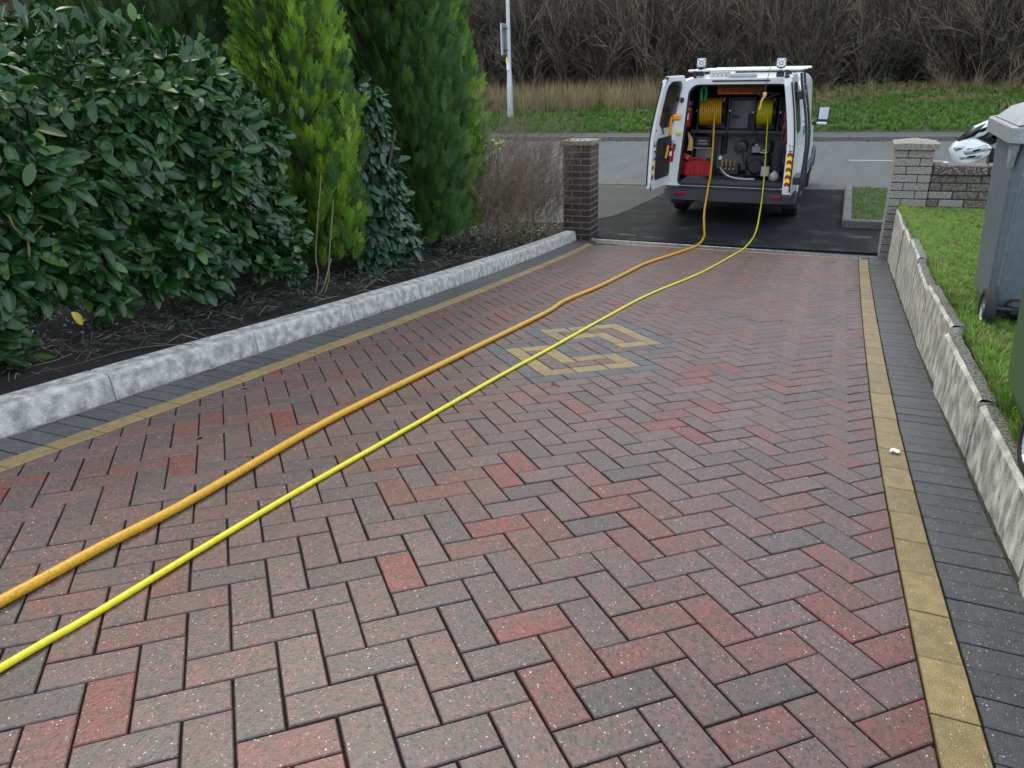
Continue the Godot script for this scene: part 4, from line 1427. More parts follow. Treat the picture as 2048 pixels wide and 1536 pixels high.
func build_wood() -> void:
	# four kinds of bare tree, each a trunk and a crown
	var kinds := []
	for v in 4:
		var tr := MB.new()
		tr.col = Color(0.085, 0.072, 0.055) * R(0.8, 1.2)
		var h := 2.6
		var lean := Vector3(R(-0.25, 0.25), 0, R(-0.1, 0.1))
		tr.tube([Vector3(0, -0.3, 0), Vector3(0, 0.8, 0) + lean * 0.3, Vector3(0, 1.8, 0) + lean * 0.6, Vector3(0, h, 0) + lean, Vector3(0, 4.4, 0) + lean * 1.8], [0.13, 0.10, 0.085, 0.07, 0.03], 7)
		var cr := MB.new()
		for k in 17:
			var y := R(0.7, 4.2)
			cr.col = [Color(0.05, 0.04, 0.028), Color(0.10, 0.084, 0.058), Color(0.19, 0.165, 0.125)][rng.randi() % 3] * R(0.7, 1.3)
			var a := R(0, TAU)
			twig(cr, Vector3(0, y, 0) + lean * (y / h), Vector3(cos(a), R(0.3, 1.4), sin(a)).normalized(), R(1.3, 2.3), 0.026, 3, 0.0085)
		kinds.append([tr.mesh(M.twig), cr.mesh(M.twig)])
	var spots := []
	for i in 92:
		var z := -33.0 - pow(rng.randf(), 1.2) * 13.0
		spots.append(Vector3(lerpf(-66.0, 11.0, (i + R(0.1, 0.9)) / 92.0) * (1.0 + (-33.0 - z) * 0.01), 0, z))
	for p in spots:
		p.y = verge_y(-31.0) + maxf(0.0, (-33.0 - p.z) * 0.19) - 0.1
		var k: Array = kinds[rng.randi() % 4]
		var t := thing("bare_tree", "leafless winter tree on the bank across the road", "tree", p, "leafless trees on the bank across the road")
		t.rotation.y = R(0, TAU)
		t.scale = Vector3.ONE * R(0.85, 1.35) * (1.45 if p.x < -26.0 else 1.0)
		put("trunk", k[0], null, t)
		put("crown", k[1], null, t)
	# tangled undergrowth
	var bushes := []
	for v in 3:
		var b := MB.new()
		for k in 34:
			b.col = [Color(0.075, 0.06, 0.04), Color(0.04, 0.032, 0.022), Color(0.17, 0.145, 0.105)][rng.randi() % 3] * R(0.6, 1.3)
			twig(b, Vector3(R(-0.5, 0.5), 0, R(-0.3, 0.3)), Vector3(R(-0.7, 0.7), R(0.6, 1.2), R(-0.5, 0.5)).normalized(), R(0.9, 2.0), 0.014, 2, 0.008)
		bushes.append(b.mesh(M.twig))
	for v in 3:
		var xs := []
		for i in 190:
			var z := -31.6 - pow(rng.randf(), 1.3) * 11.0
			var s := R(0.9, 1.7)
			xs.append(Transform3D(Basis(Vector3.UP, R(0, TAU)).scaled(Vector3(s, s * R(0.9, 1.5), s)), Vector3(R(-50, 11.5), verge_y(-31.0) + maxf(0.0, (-33.0 - z) * 0.19) - 0.1, z)))
		var o := many("undergrowth", bushes[v], xs, [], M.twig, self)
		o.set_meta("label", "tangled leafless undergrowth along the foot of the wood"); o.set_meta("category", "undergrowth"); o.set_meta("group", "undergrowth of the wood")
	# ivy-grown evergreens in the wood
	var lf := leaf_mesh(Color.WHITE, Color.WHITE, 0.2, 0.3, 0.35)
	for iv in [[Vector3(0.4, 0, -34.5), 2.1, 3.4], [Vector3(-15.8, 0, -35.0), 2.6, 3.0], [Vector3(-4.6, 0, -33.4), 1.0, 2.0], [Vector3(3.2, 0, -36.0), 1.6, 3.4], [Vector3(1.7, 0, -32.6), 1.3, 1.6], [Vector3(6.0, 0, -33.5), 1.8, 1.7], [Vector3(-9.0, 0, -34.0), 1.6, 2.6]]:
		var at: Vector3 = iv[0]
		at.y = verge_y(-31.0) + maxf(0.0, (-33.0 - at.z) * 0.19)
		var t := thing("ivy_clad_tree", "tree swathed in dark green ivy among the bare trees across the road", "tree", at, "ivy-clad trees across the road")
		var xs := []
		var cs := []
		for i in 2600:
			var y := R(0.2, 1.0)
			var a := R(0, TAU)
			var cl: Vector3 = Vector3(cos(a), 0, sin(a)) * iv[1] * 0.5 * sqrt(rng.randf())
			var q: Vector3 = cl + Vector3(0, iv[2] * (y + 0.15 * sin(a * 3.0)), 0)
			if fposmod(sin(q.x * 3.1 + q.y * 2.3) + sin(q.z * 2.7 - q.y * 3.7), 2.0) > 1.15: continue
			xs.append(Transform3D(aim(Vector3(R(-1, 1), R(-1, 0.3), R(-1, 1)), Vector3(R(-0.5, 0.5), 1, 1)).scaled(Vector3.ONE * R(0.07, 0.13)), q))
			var k := R(0.6, 1.3)
			cs.append(Color(0.025 * k, 0.055 * k, 0.026 * k))
		many("ivy_leaves", lf, xs, cs, M.leaf, t)
		put("trunk", kinds[1][0], null, t)
	# grass: green on the verge, tall and dry along the wood
	var tuft := grass_tuft(22, 0.16, 0.014)
	var xs := []
	var cs := []
	var f := FastNoiseLite.new()
	f.frequency = 0.35
	for i in 15000:
		var p := Vector3(R(-30, 9.5), 0, -25.0 - pow(rng.randf(), 0.9) * 6.8)
		p.y = verge_y(p.z)
		xs.append(Transform3D(Basis(Vector3.UP, R(0, TAU)).scaled(Vector3.ONE * R(0.6, 1.3)), p))
		var k := R(0.7, 1.2)
		cs.append(Color(0.22 * k, 0.19 * k, 0.08 * k) if f.get_noise_2d(p.x, p.z * 2.0) + (-27.5 - p.z) * 0.12 > 0.32 + R(-0.2, 0.2) else Color(0.085 * k, 0.185 * k, 0.022 * k))
	var o := many("verge_grass", tuft, xs, cs, M.grass, self)
	o.set_meta("label", "rough green grass on the verge across the road"); o.set_meta("category", "grass")
	var reed := grass_tuft(26, 0.85, 0.012)
	xs = []; cs = []
	for i in 1700:
		var x := R(-32, 10)
		var near := -28.3 if x < -5.0 else -30.6
		var p := Vector3(x, 0, near - pow(rng.randf(), 1.5) * 3.2)
		if x > -3.0 and f.get_noise_2d(x * 1.7, 9.0) < -0.05: continue
		p.y = verge_y(maxf(p.z, -31.0)) - 0.03
		if x > -4.0 and rng.randf() < 0.55: continue
		var s := R(0.55, 1.25) * (1.0 if x < -5.0 else 0.7)
		xs.append(Transform3D(Basis(Vector3.UP, R(0, TAU)).scaled(Vector3(s, s, s)), p))
		var k := R(0.6, 1.15)
		cs.append(Color(0.30 * k, 0.235 * k, 0.13 * k))
	o = many("dry_grass", reed, xs, cs, M.grass, self)
	o.set_meta("label", "tall dry straw-coloured grass along the edge of the wood"); o.set_meta("category", "grass")
	# weeds in the far gutter
	xs = []; cs = []
	for i in 260:
		var x := R(-25, 8)
		if f.get_noise_2d(x * 2.5, 40.0) < 0.05: continue
		xs.append(Transform3D(Basis(Vector3.UP, R(0, TAU)).scaled(Vector3(0.7, 0.5, 0.7) * R(0.5, 1.0)), Vector3(x, -0.03, -23.28 + R(-0.06, 0.12))))
		var k := R(0.7, 1.2)
		cs.append(Color(0.13 * k, 0.16 * k, 0.04 * k))
	o = many("gutter_weeds", tuft, xs, cs, M.grass, self)
	o.set_meta("label", "scrubby weeds growing in the far gutter of the road"); o.set_meta("category", "weeds")

# ------------------------------------------------------------------ van
const VX := -0.82
const VZ := -10.1

func rr(hwb: float, hwt: float, y0: float, y1: float, rad: float, rb := -1.0, per := 7) -> Array:   # rounded trapezoid outline, x about the van's middle
	if rb < 0: rb = rad * 0.5
	var o := []
	for cn in [[1, 1], [-1, 1], [-1, -1], [1, -1]]:
		var r: float = rad if cn[1] > 0 else rb
		var cy: float = y1 - rad if cn[1] > 0 else y0 + rb
		var hw := lerpf(hwb, hwt, (cy - y0) / (y1 - y0)) - r
		var a0: float = {[1, 1]: 0.0, [-1, 1]: PI / 2, [-1, -1]: PI, [1, -1]: PI * 1.5}[cn]
		for k in per:
			var a: float = a0 + PI / 2 * k / (per - 1)
			o.append(Vector2(cn[0] * hw + cos(a) * r, cy + sin(a) * r))
	return o

func ring3(o: Array, z: float) -> Array:
	var r := []
	for p in o: r.append(Vector3(VX + p.x, p.y, z))
	return r

func body_half_width(y: float) -> float:   # half width of the body by height
	if y < 1.2: return lerpf(0.955, 0.945, clampf((y - 0.5) / 0.7, 0, 1))
	return lerpf(0.945, 0.80, pow(clampf((y - 1.2) / 0.85, 0, 1), 1.35))

func dp(side: float, u: float, v: float, off: float) -> Vector3:   # point on an open rear door: u from hinge to free edge, off inwards
	var sp := 0.15 if side < 0 else -0.03
	return Vector3(VX + side * (body_half_width(v) - 0.03 + sp * u - off), v, VZ + 0.02 + u)

func door_panel(side: float, u0: float, u1: float, v0: float, v1: float, off: float, rc := 0.0, lean := 0.0, th := 0.0) -> MB:
	var b := MB.new()
	var rows := []
	var n := 13
	for i in n:
		var t := float(i) / (n - 1)
		var v := lerpf(v0, v1, t)
		var cut := 0.0
		var e := minf(v - v0, v1 - v)
		if rc > 0.0 and e < rc: cut = rc - sqrt(maxf(0.0, rc * rc - (rc - e) * (rc - e)))
		var r := []
		for k in 5: r.append(dp(side, lerpf(u0 + cut + lean * t, u1 - cut + lean * t * 0.2, k / 4.0), v, off))
		rows.append(r)
	b.grid(rows, false, rows[6][2] + Vector3(side * 3.0 * signf(off + 0.001), 0, 0))
	if th != 0.0:
		for i in n - 1:
			for k in [0, 4]:
				var d := Vector3(side * th, 0, 0)
				b.quad(rows[i][k], rows[i + 1][k], rows[i + 1][k] + d, rows[i][k] + d, Vector3(0, 0, -1 if k == 0 else 1))
		for k in 4:
			var d := Vector3(side * th, 0, 0)
			b.quad(rows[0][k], rows[0][k + 1], rows[0][k + 1] + d, rows[0][k] + d, Vector3.DOWN)
			b.quad(rows[n - 1][k], rows[n - 1][k + 1], rows[n - 1][k + 1] + d, rows[n - 1][k] + d, Vector3.UP)
	return b

func wheel(parent: Node3D, at: Vector3, r: float, w: float, side: float) -> void:
	var o := Node3D.new()
	o.name = "wheel"
	parent.add_child(o, true)
	o.position = at - parent.position
	var xf := Transform3D(Basis(Vector3(0, 0, side), Vector3(side, 0, 0), Vector3(0, 1, 0)), Vector3.ZERO)
	var b := MB.new()
	var h := w * 0.5
	b.lathe([Vector2(r * 0.64, -h), Vector2(r * 0.9, -h), Vector2(r * 0.97, -h * 0.8), Vector2(r, -h * 0.5), Vector2(r, h * 0.5), Vector2(r * 0.97, h * 0.8), Vector2(r * 0.9, h), Vector2(r * 0.64, h), Vector2(r * 0.62, h * 0.7)], 32, xf)
	put("tyre", b, M.rubber, o)
	b = MB.new()
	b.lathe([Vector2(r * 0.66, h * 0.86), Vector2(r * 0.58, h * 0.5), Vector2(r * 0.30, h * 0.62), Vector2(r * 0.14, h * 0.7), Vector2(0.001, h * 0.72)], 24, xf)
	b.lathe([Vector2(0.001, -h * 0.4), Vector2(r * 0.64, -h * 0.4), Vector2(r * 0.64, h * 0.8)], 24, xf)
	put("rim", b, M.metal_grey, o)

func build_van() -> void:
	var base := Vector3(VX, 0, VZ - 2.4)
	var t := thing("van", "white work van with both rear doors open, parked across the end of the drive", "van", base)
	# outer shell
	var st := [[0.0, 0.955, 0.805, 0.45, 2.03, 0.17], [0.05, 0.965, 0.815, 0.43, 2.055, 0.18], [0.5, 0.972, 0.82, 0.42, 2.065, 0.2], [1.6, 0.975, 0.822, 0.42, 2.07, 0.2], [2.8, 0.975, 0.82, 0.42, 2.06, 0.2], [3.25, 0.972, 0.80, 0.42, 2.0, 0.22], [3.55, 0.97, 0.83, 0.42, 1.72, 0.22], [3.85, 0.965, 0.88, 0.42, 1.38, 0.2], [4.05, 0.96, 0.89, 0.42, 1.22, 0.18], [4.6, 0.93, 0.86, 0.42, 1.08, 0.2], [4.9, 0.87, 0.80, 0.44, 0.94, 0.2], [4.98, 0.78, 0.72, 0.5, 0.82, 0.14]]
	var rows := []
	for s in st: rows.append(ring3(rr(s[1], s[2], s[3], s[4], s[5], 0.08), VZ - s[0]))
	var b := MB.new()
	b.grid(rows, true, Vector3(VX, 1.2, VZ - 2.5))
	var last: Array = rows[-1]
	for i in range(1, last.size() - 1): b.tri(last[0], last[i], last[i + 1], Vector3.FORWARD)
	wput("body", b, M.white_paint, t)
	# rear frame between outer skin and opening
	var outer := rr(0.955, 0.805, 0.45, 2.03, 0.17, 0.08)
	var inner := rr(0.775, 0.690, 0.545, 1.955, 0.15, 0.07)
	var seal := rr(0.745, 0.665, 0.565, 1.93, 0.14, 0.06)
	b = MB.new()
	for i in outer.size():
		var j := (i + 1) % outer.size()
		b.quad(Vector3(VX + outer[i].x, outer[i].y, VZ), Vector3(VX + outer[j].x, outer[j].y, VZ), Vector3(VX + inner[j].x, inner[j].y, VZ - 0.012), Vector3(VX + inner[i].x, inner[i].y, VZ - 0.012), Vector3.BACK)
	wput("rear_frame", b, M.white_paint, t)
	b = MB.new()
	for i in outer.size():
		var j := (i + 1) % outer.size()
		b.quad(Vector3(VX + inner[i].x, inner[i].y, VZ - 0.012), Vector3(VX + inner[j].x, inner[j].y, VZ - 0.012), Vector3(VX + seal[j].x, seal[j].y, VZ - 0.03), Vector3(VX + seal[i].x, seal[i].y, VZ - 0.03), Vector3.BACK)
	wput("door_seal", b, M.rubber, t)
	# load bay lining
	b = MB.new()
	rows = []
	for z in [VZ - 0.03, VZ - 0.1, VZ - 2.2]: rows.append(ring3(rr(0.745 if z > VZ - 0.05 else 0.85, 0.665 if z > VZ - 0.05 else 0.74, 0.565, 1.93 if z > VZ - 0.05 else 1.97, 0.14, 0.06), z))
	b.grid(rows, true)
	for i in b.n.size(): b.n[i] = -b.n[i] if b.n[i].dot(Vector3(VX, 1.25, b.v[i].z) - b.v[i]) < 0 else b.n[i]
	var bk: Array = rows[2]
	for i in range(1, bk.size() - 1): b.tri(bk[0], bk[i], bk[i + 1], Vector3.BACK)
	wput("load_bay", b, M.lining, t)
	b = MB.new()
	b.box(Vector3(VX, 0.586, VZ - 1.13), Vector3(1.46, 0.045, 2.1), 0.005)
	for k in 9: b.box(Vector3(VX, 0.609, VZ - 0.14 - k * 0.022), Vector3(1.40, 0.006, 0.01))
	wput("load_floor", b, M.grey_plastic, t)
	# trim slot and high brake light over the opening
	b = MB.new()
	b.box(Vector3(VX + 0.02, 2.0, VZ + 0.003), Vector3(0.78, 0.018, 0.02), 0.004)
	wput("trim_strip", b, M.black_plastic, t)
	b = MB.new()
	b.box(Vector3(VX + 0.04, 2.065, VZ - 0.03), Vector3(0.38, 0.04, 0.05), 0.012)
	wput("brake_light", b, M.lens_face, t)
	# bumper with step and reflectors
	b = MB.new()
	var bp := PackedVector2Array([Vector2(-0.965, 0.5), Vector2(-0.965, 0.02), Vector2(-0.93, -0.09), Vector2(-0.84, -0.145), Vector2(-0.6, -0.165), Vector2(0.6, -0.165), Vector2(0.84, -0.145), Vector2(0.93, -0.09), Vector2(0.965, 0.02), Vector2(0.965, 0.5)])
	b.prism(bp, 0.36, 0.515, Transform3D(Basis(Vector3.RIGHT, Vector3(0, 0, -1), Vector3.UP), Vector3(VX, 0, VZ)))
	var bumper := wput("bumper", b, M.bumper_plastic, t)
	b = MB.new()
	var bp2 := PackedVector2Array()
	for p in bp: bp2.append(Vector2(p.x * 0.985, p.y * 0.9 + (0.02 if p.y < 0.1 else 0.0)))
	b.prism(bp2, 0.515, 0.54, Transform3D(Basis(Vector3.RIGHT, Vector3(0, 0, -1), Vector3.UP), Vector3(VX, 0, VZ)))
	for k in 24: b.box(Vector3(VX - 0.69 + k * 0.06, 0.543, VZ + 0.075), Vector3(0.028, 0.012, 0.07), 0.003)
	wput("step_pad", b, M.black_plastic, bumper)
	for s in [-1, 1]:
		b = MB.new()
		b.box(Vector3(VX + s * 0.68, 0.45, VZ + 0.158), Vector3(0.15, 0.05, 0.022), 0.006)
		wput("reflector", b, M.reflector_red, bumper)
	b = MB.new()
	b.box(Vector3(VX, 0.42, VZ - 2.6), Vector3(1.5, 0.3, 4.6), 0.05)
	b.tube([Vector3(-1.35, 0.31, VZ + 0.03), Vector3(-1.35, 0.31, VZ - 0.6)], 0.03, 10)
	wput("underbody", b, M.rubber, t)
	b = MB.new()
	b.tube([Vector3(-1.27, 0.36, VZ + 0.1), Vector3(-1.23, 0.31, VZ + 0.12), Vector3(-1.20, 0.36, VZ + 0.1)], 0.012, 8)
	wput("towing_eye", b, M.dark_metal, t)
	for s in [-1, 1]:
		for z in [-11.1, -14.05]: wheel(t, Vector3(VX + s * 0.845, 0.345, z), 0.345, 0.225, s)
		b = MB.new()
		b.box(Vector3(VX + s * 0.845, 0.32, -10.71), Vector3(0.25, 0.30, 0.012), 0.004)
		wput("mudflap", b, M.rubber, t)
		# dark arches over the wheels, lower side cladding
		for z in [-11.1, -14.05]:
			b = MB.new()
			var ar := []
			for k in 13:
				var a := PI * k / 12.0
				ar.append(Vector3(VX + s * 0.972, 0.36 + sin(a) * 0.40, z + cos(a) * 0.41))
			b.tube(ar, 0.03, 6)
			wput("wheel_arch", b, M.bumper_plastic, t)
		b = MB.new()
		b.box(Vector3(VX + s * 0.975, 0.62, -12.58), Vector3(0.016, 0.1, 1.9), 0.006)
		wput("side_moulding", b, M.bumper_plastic, t)
		b = MB.new()
		var zz := -13.3
		b.quad(Vector3(VX + s * 0.949, 1.28, zz), Vector3(VX + s * 0.945, 1.28, zz - 0.75), Vector3(VX + s * 0.855, 1.82, zz - 0.25), Vector3(VX + s * 0.868, 1.84, zz + 0.02), Vector3(s, 0, 0))
		wput("side_window", b, M.dark_glass, t)
		# mirror
		var mo := MB.new()
		var mx: float = VX + s * 1.03
		mo.box(Vector3(mx + s * 0.04, 1.36, -13.25), Vector3(0.20, 0.29, 0.10), 0.035, Basis(Vector3.UP, -s * 0.1))
		mo.box(Vector3(mx - s * 0.06, 1.22, -13.28), Vector3(0.14, 0.07, 0.07), 0.02)
		var mr := wput("side_mirror", mo, M.black_plastic, t)
		mo = MB.new()
		mo.box(Vector3(mx + s * 0.045, 1.385, -13.193), Vector3(0.155, 0.185, 0.008), 0.003, Basis(Vector3.UP, -s * 0.1))
		wput("mirror_glass", mo, M.mirror_glass, mr)
		mo = MB.new()
		mo.box(Vector3(mx + s * 0.03, 1.225, -13.23), Vector3(0.17, 0.045, 0.09), 0.015)
		wput("mirror_shell", mo, M.white_paint, mr)
	b = MB.new()
	b.quad(Vector3(VX - 0.8, 1.28, VZ - 3.96), Vector3(VX + 0.8, 1.28, VZ - 3.96), Vector3(VX + 0.68, 1.93, VZ - 3.37), Vector3(VX - 0.68, 1.93, VZ - 3.37), Vector3(0, 1, -1))
	wput("windscreen", b, M.dark_glass, t)
	b = MB.new()
	b.box(Vector3(VX + 0.953, 1.33, -10.95), Vector3(0.006, 0.14, 0.42), 0.0, Basis(Vector3.BACK, 0.045))
	wput("blue_decal", b, M.blue_sticker, t)
	# rear doors
	for side in [-1.0, 1.0]:
		var w := 0.80
		var dt := 0.045 if side < 0 else 0.10
		var door := wput("rear_door", door_panel(side, 0.0, w, 0.56, 2.08, 0.0, 0.09), M.white_paint, t)
		# inner skin and closing edge (a thick return round the door)
		wput("inner_skin", door_panel(side, 0.01, w - 0.02, 0.57, 2.07, dt, 0.09), M.white_paint, door)
		b = MB.new()
		var n := 16
		for i in n:
			var v0 := lerpf(0.60, 2.04, float(i) / n)
			var v1 := lerpf(0.60, 2.04, float(i + 1) / n)
			var c0 := (0.09 - sqrt(maxf(0.0, 0.0081 - pow(0.09 - minf(0.09, minf(v0 - 0.56, 2.08 - v0)), 2.0))))
			var c1 := (0.09 - sqrt(maxf(0.0, 0.0081 - pow(0.09 - minf(0.09, minf(v1 - 0.56, 2.08 - v1)), 2.0))))
			b.quad(dp(side, w - c0, v0, 0.0), dp(side, w - c1, v1, 0.0), dp(side, w - 0.02 - c1, v1, dt), dp(side, w - 0.02 - c0, v0, dt), Vector3.BACK)
			b.quad(dp(side, 0, v0, 0.0), dp(side, 0, v1, 0.0), dp(side, 0.01, v1, dt), dp(side, 0.01, v0, dt), Vector3.FORWARD)
		b.quad(dp(side, 0.07, 0.56, 0.0), dp(side, w - 0.07, 0.56, 0.0), dp(side, w - 0.09, 0.57, dt), dp(side, 0.08, 0.57, dt), Vector3.DOWN)
		b.quad(dp(side, 0.07, 2.08, 0.0), dp(side, w - 0.07, 2.08, 0.0), dp(side, w - 0.09, 2.07, dt), dp(side, 0.08, 2.07, dt), Vector3.UP)
		wput("door_edge", b, M.white_paint, door)
		b = MB.new()
		var lip := []
		for i in 12: lip.append(dp(side, w + 0.004, lerpf(0.64, 2.0, i / 11.0), 0.006))
		b.tube(lip, 0.011, 6)
		wput("rubber_lip", b, M.rubber, door)
		wput("window", door_panel(side, 0.08, 0.66, 1.40, 2.01, dt + 0.006, 0.12, 0.02), M.dark_glass, door)
		wput("outer_window", door_panel(side, 0.13, 0.66, 1.36, 1.99, -0.004, 0.10, 0.03), M.dark_glass, door)
		wput("trim_panel", door_panel(side, 0.08, 0.64, 0.70, 1.27, dt + 0.012, 0.03, 0.0, 0.012), M.black_plastic, door)
		b = MB.new()
		var hp := dp(side, 0.70, 1.20, dt + 0.008)
		b.lathe([Vector2(0.0, 0.014), Vector2(0.03, 0.012), Vector2(0.042, 0.0)], 16, Transform3D(Basis(Vector3(0, 0, 1), Vector3(-side, 0, 0), Vector3(0, 1, 0)), hp))
		wput("latch_button", b, M.metal_grey, door)
		b = MB.new()
		var hs := []
		for i in 7: hs.append(dp(side, 0.715 - 0.03 * sin(i / 6.0 * PI), 1.11 - i * 0.02, dt + 0.015 + 0.018 * sin(i / 6.0 * PI)))
		b.tube(hs, 0.012, 8)
		wput("pull_handle", b, M.black_plastic, door)
		b = MB.new()
		b.box(dp(side, 0.03, 1.10, dt + 0.03), Vector3(0.05, 0.09, 0.10), 0.01)
		b.box(dp(side, 0.03, 1.75, dt + 0.03), Vector3(0.04, 0.07, 0.08), 0.01)
		wput("hinge", b, M.black_plastic, door)
		# red and yellow chevrons: on the left door inside its free edge, on the right door on the end face
		for k in (4 if side < 0 else 9):
			var ry := "red" if k % 2 == 0 else "yellow"
			var step := 0.065 if side < 0 else 0.0475
			var y0 := 0.70 + k * step
			b = MB.new()
			if side < 0:
				for sgn in [-1.0, 1.0]:
					b.quad(dp(side, 0.715, y0 + 0.028, dt + 0.0025), dp(side, 0.715 + sgn * 0.036, y0, dt + 0.0025), dp(side, 0.715 + sgn * 0.036, y0 + step, dt + 0.0025), dp(side, 0.715, y0 + 0.028 + step, dt + 0.0025), Vector3(-side, 0, 0))
			else:
				for sgn in [-1.0, 1.0]:
					var q := []
					for e in [[0.05, 0.02], [0.05 + sgn * 0.033, 0.0], [0.05 + sgn * 0.033, step], [0.05, 0.02 + step]]:
						q.append(dp(side, w - 0.2 * e[0] + 0.004, y0 + e[1], e[0]))
					b.quad(q[0], q[1], q[2], q[3], Vector3.BACK)
			wput("chevron", b, M.red_sticker if ry == "red" else M.yellow_sticker, door)
		if side < 0:
			for k in 2:
				b = MB.new()
				b.quad(dp(side, 0.69, 1.345 + k * 0.025, dt + 0.0025), dp(side, 0.745, 1.345 + k * 0.025, dt + 0.0025), dp(side, 0.745, 1.37 + k * 0.025, dt + 0.0025), dp(side, 0.69, 1.37 + k * 0.025, dt + 0.0025), Vector3.RIGHT)
				wput("sticker", b, M.red_sticker if k == 1 else M.yellow_sticker, door)
			b = MB.new()
			b.box(Vector3(-1.60, 1.30, VZ + 0.02), Vector3(0.07, 0.045, 0.04), 0.006)
			wput("door_stop", b, M.yellow_sticker, door)
		else:
			# step ladder fixed to the outside of the right door
			for u in [0.12, 0.56]:
				b = MB.new()
				var lp := []
				for i in 14:
					var v := lerpf(0.40, 2.10, i / 13.0)
					lp.append(dp(side, u, v, -0.085) + Vector3(0.03 * sin(PI * i / 13.0), 0, 0))
				b.tube(lp, 0.017, 8)
				wput("ladder_rail", b, M.black_plastic, door)
			for k in 6:
				b = MB.new()
				var v := 0.55 + k * 0.28
				b.tube([dp(side, 0.12, v, -0.1), dp(side, 0.56, v, -0.1)], 0.011, 6)
				wput("ladder_rung", b, M.dark_metal, door)
			for v in [0.75, 1.83]:
				b = MB.new()
				b.box(dp(side, 0.30, v, -0.05), Vector3(0.11, 0.1, 0.5), 0.01)
				wput("ladder_bracket", b, M.black_plastic, door)
			b = MB.new()
			b.box(dp(side, 0.735, 1.77, 0.075) , Vector3(0.03, 0.16, 0.03), 0.008)
			wput("edge_lamp", b, M.metal_grey, door)
			b = MB.new()
			for e in [[0.03, 1.22], [0.06, 1.19], [0.055, 1.22], [0.07, 1.235]]: b.box(dp(side, w - 0.2 * e[0] + 0.002, e[1], e[0]), Vector3(0.012, 0.012, 0.006))
			b.box(dp(side, w - 0.008, 1.16, 0.05), Vector3(0.045, 0.012, 0.006))
			wput("latch_holes", b, M.black_plastic, door)
	# roof rack
	var rack := MB.new()
	for z in [VZ - 0.02, VZ - 0.55, VZ - 1.5, VZ - 2.5]: rack.box(Vector3(-0.775, 2.135, z), Vector3(1.53, 0.035, 0.05), 0.012)
	var rk := wput("roof_rack", rack, M.white_plastic, t)
	for s in [-1, 1]:
		b = MB.new()
		for z in [VZ - 0.02, VZ - 0.55, VZ - 1.5, VZ - 2.5]: b.box(Vector3(VX + s * 0.62, 2.09, z), Vector3(0.05, 0.09, 0.06), 0.01)
		wput("rack_foot", b, M.black_plastic, rk)
	b = MB.new()
	for k in 5: b.box(Vector3(-1.22 + k * 0.06, 2.085, VZ - 0.3), Vector3(0.05, 0.06, 0.5), 0.004)
	wput("roof_timbers", b, M.white_plastic, rk)
	for hp in [-1.08, -1.0, -0.52]:
		b = MB.new()
		b.tube(smooth([Vector3(hp, 2.14, VZ - 0.5), Vector3(hp + 0.01, 2.25, VZ - 0.5), Vector3(hp + 0.03, 2.27, VZ - 0.5), Vector3(hp + 0.05, 2.14, VZ - 0.5)], 5), 0.004, 5)
		wput("rack_hook", b, M.dark_metal, rk)
	for lp in [[-1.365, 2.235], [-0.29, 2.215]]:
		b = MB.new()
		b.box(Vector3(lp[0], lp[1], VZ - 0.03), Vector3(0.125, 0.125, 0.05), 0.015)
		var wl := wput("work_light", b, M.metal_grey, rk)
		b = MB.new()
		b.box(Vector3(lp[0], lp[1] - 0.09, VZ - 0.03), Vector3(0.07, 0.07, 0.06), 0.012)
		b.box(Vector3(lp[0] - 0.0, lp[1] - 0.14, VZ - 0.05), Vector3(0.10, 0.07, 0.08), 0.012)
		wput("bracket", b, M.black_plastic, wl)
		for k in 9:
			var q := Vector2.ZERO if k == 8 else Vector2.from_angle(TAU * k / 8.0 + 0.39) * 0.042
			b = MB.new()
			b.lathe([Vector2(0.0, 0.004), Vector2(0.0115, 0.003), Vector2(0.0135, 0.0)], 10, Transform3D(Basis(Vector3.RIGHT, Vector3.BACK, Vector3.DOWN), Vector3(lp[0] + q.x, lp[1] + q.y, VZ - 0.004)))
			wput("lamp_lens", b, M.lens, wl)

	settle(t)

# the van leans a little to the right on its springs; it and what it carries turn together
func settle(o: Node3D) -> void:
	var piv := Vector3(VX, 0.3, VZ)
	var rot := Basis(Vector3.BACK, -0.018)
	o.transform = Transform3D(rot, piv - rot * piv) * o.transform

# ------------------------------------------------------------------ what the van carries
func simple(called: String, b: MB, m: Material, label: String, cat: String, group := "") -> MeshInstance3D:
	var o := put(called, b, m, self)
	o.set_meta("label", label); o.set_meta("category", cat)
	if group: o.set_meta("group", group)
	return o

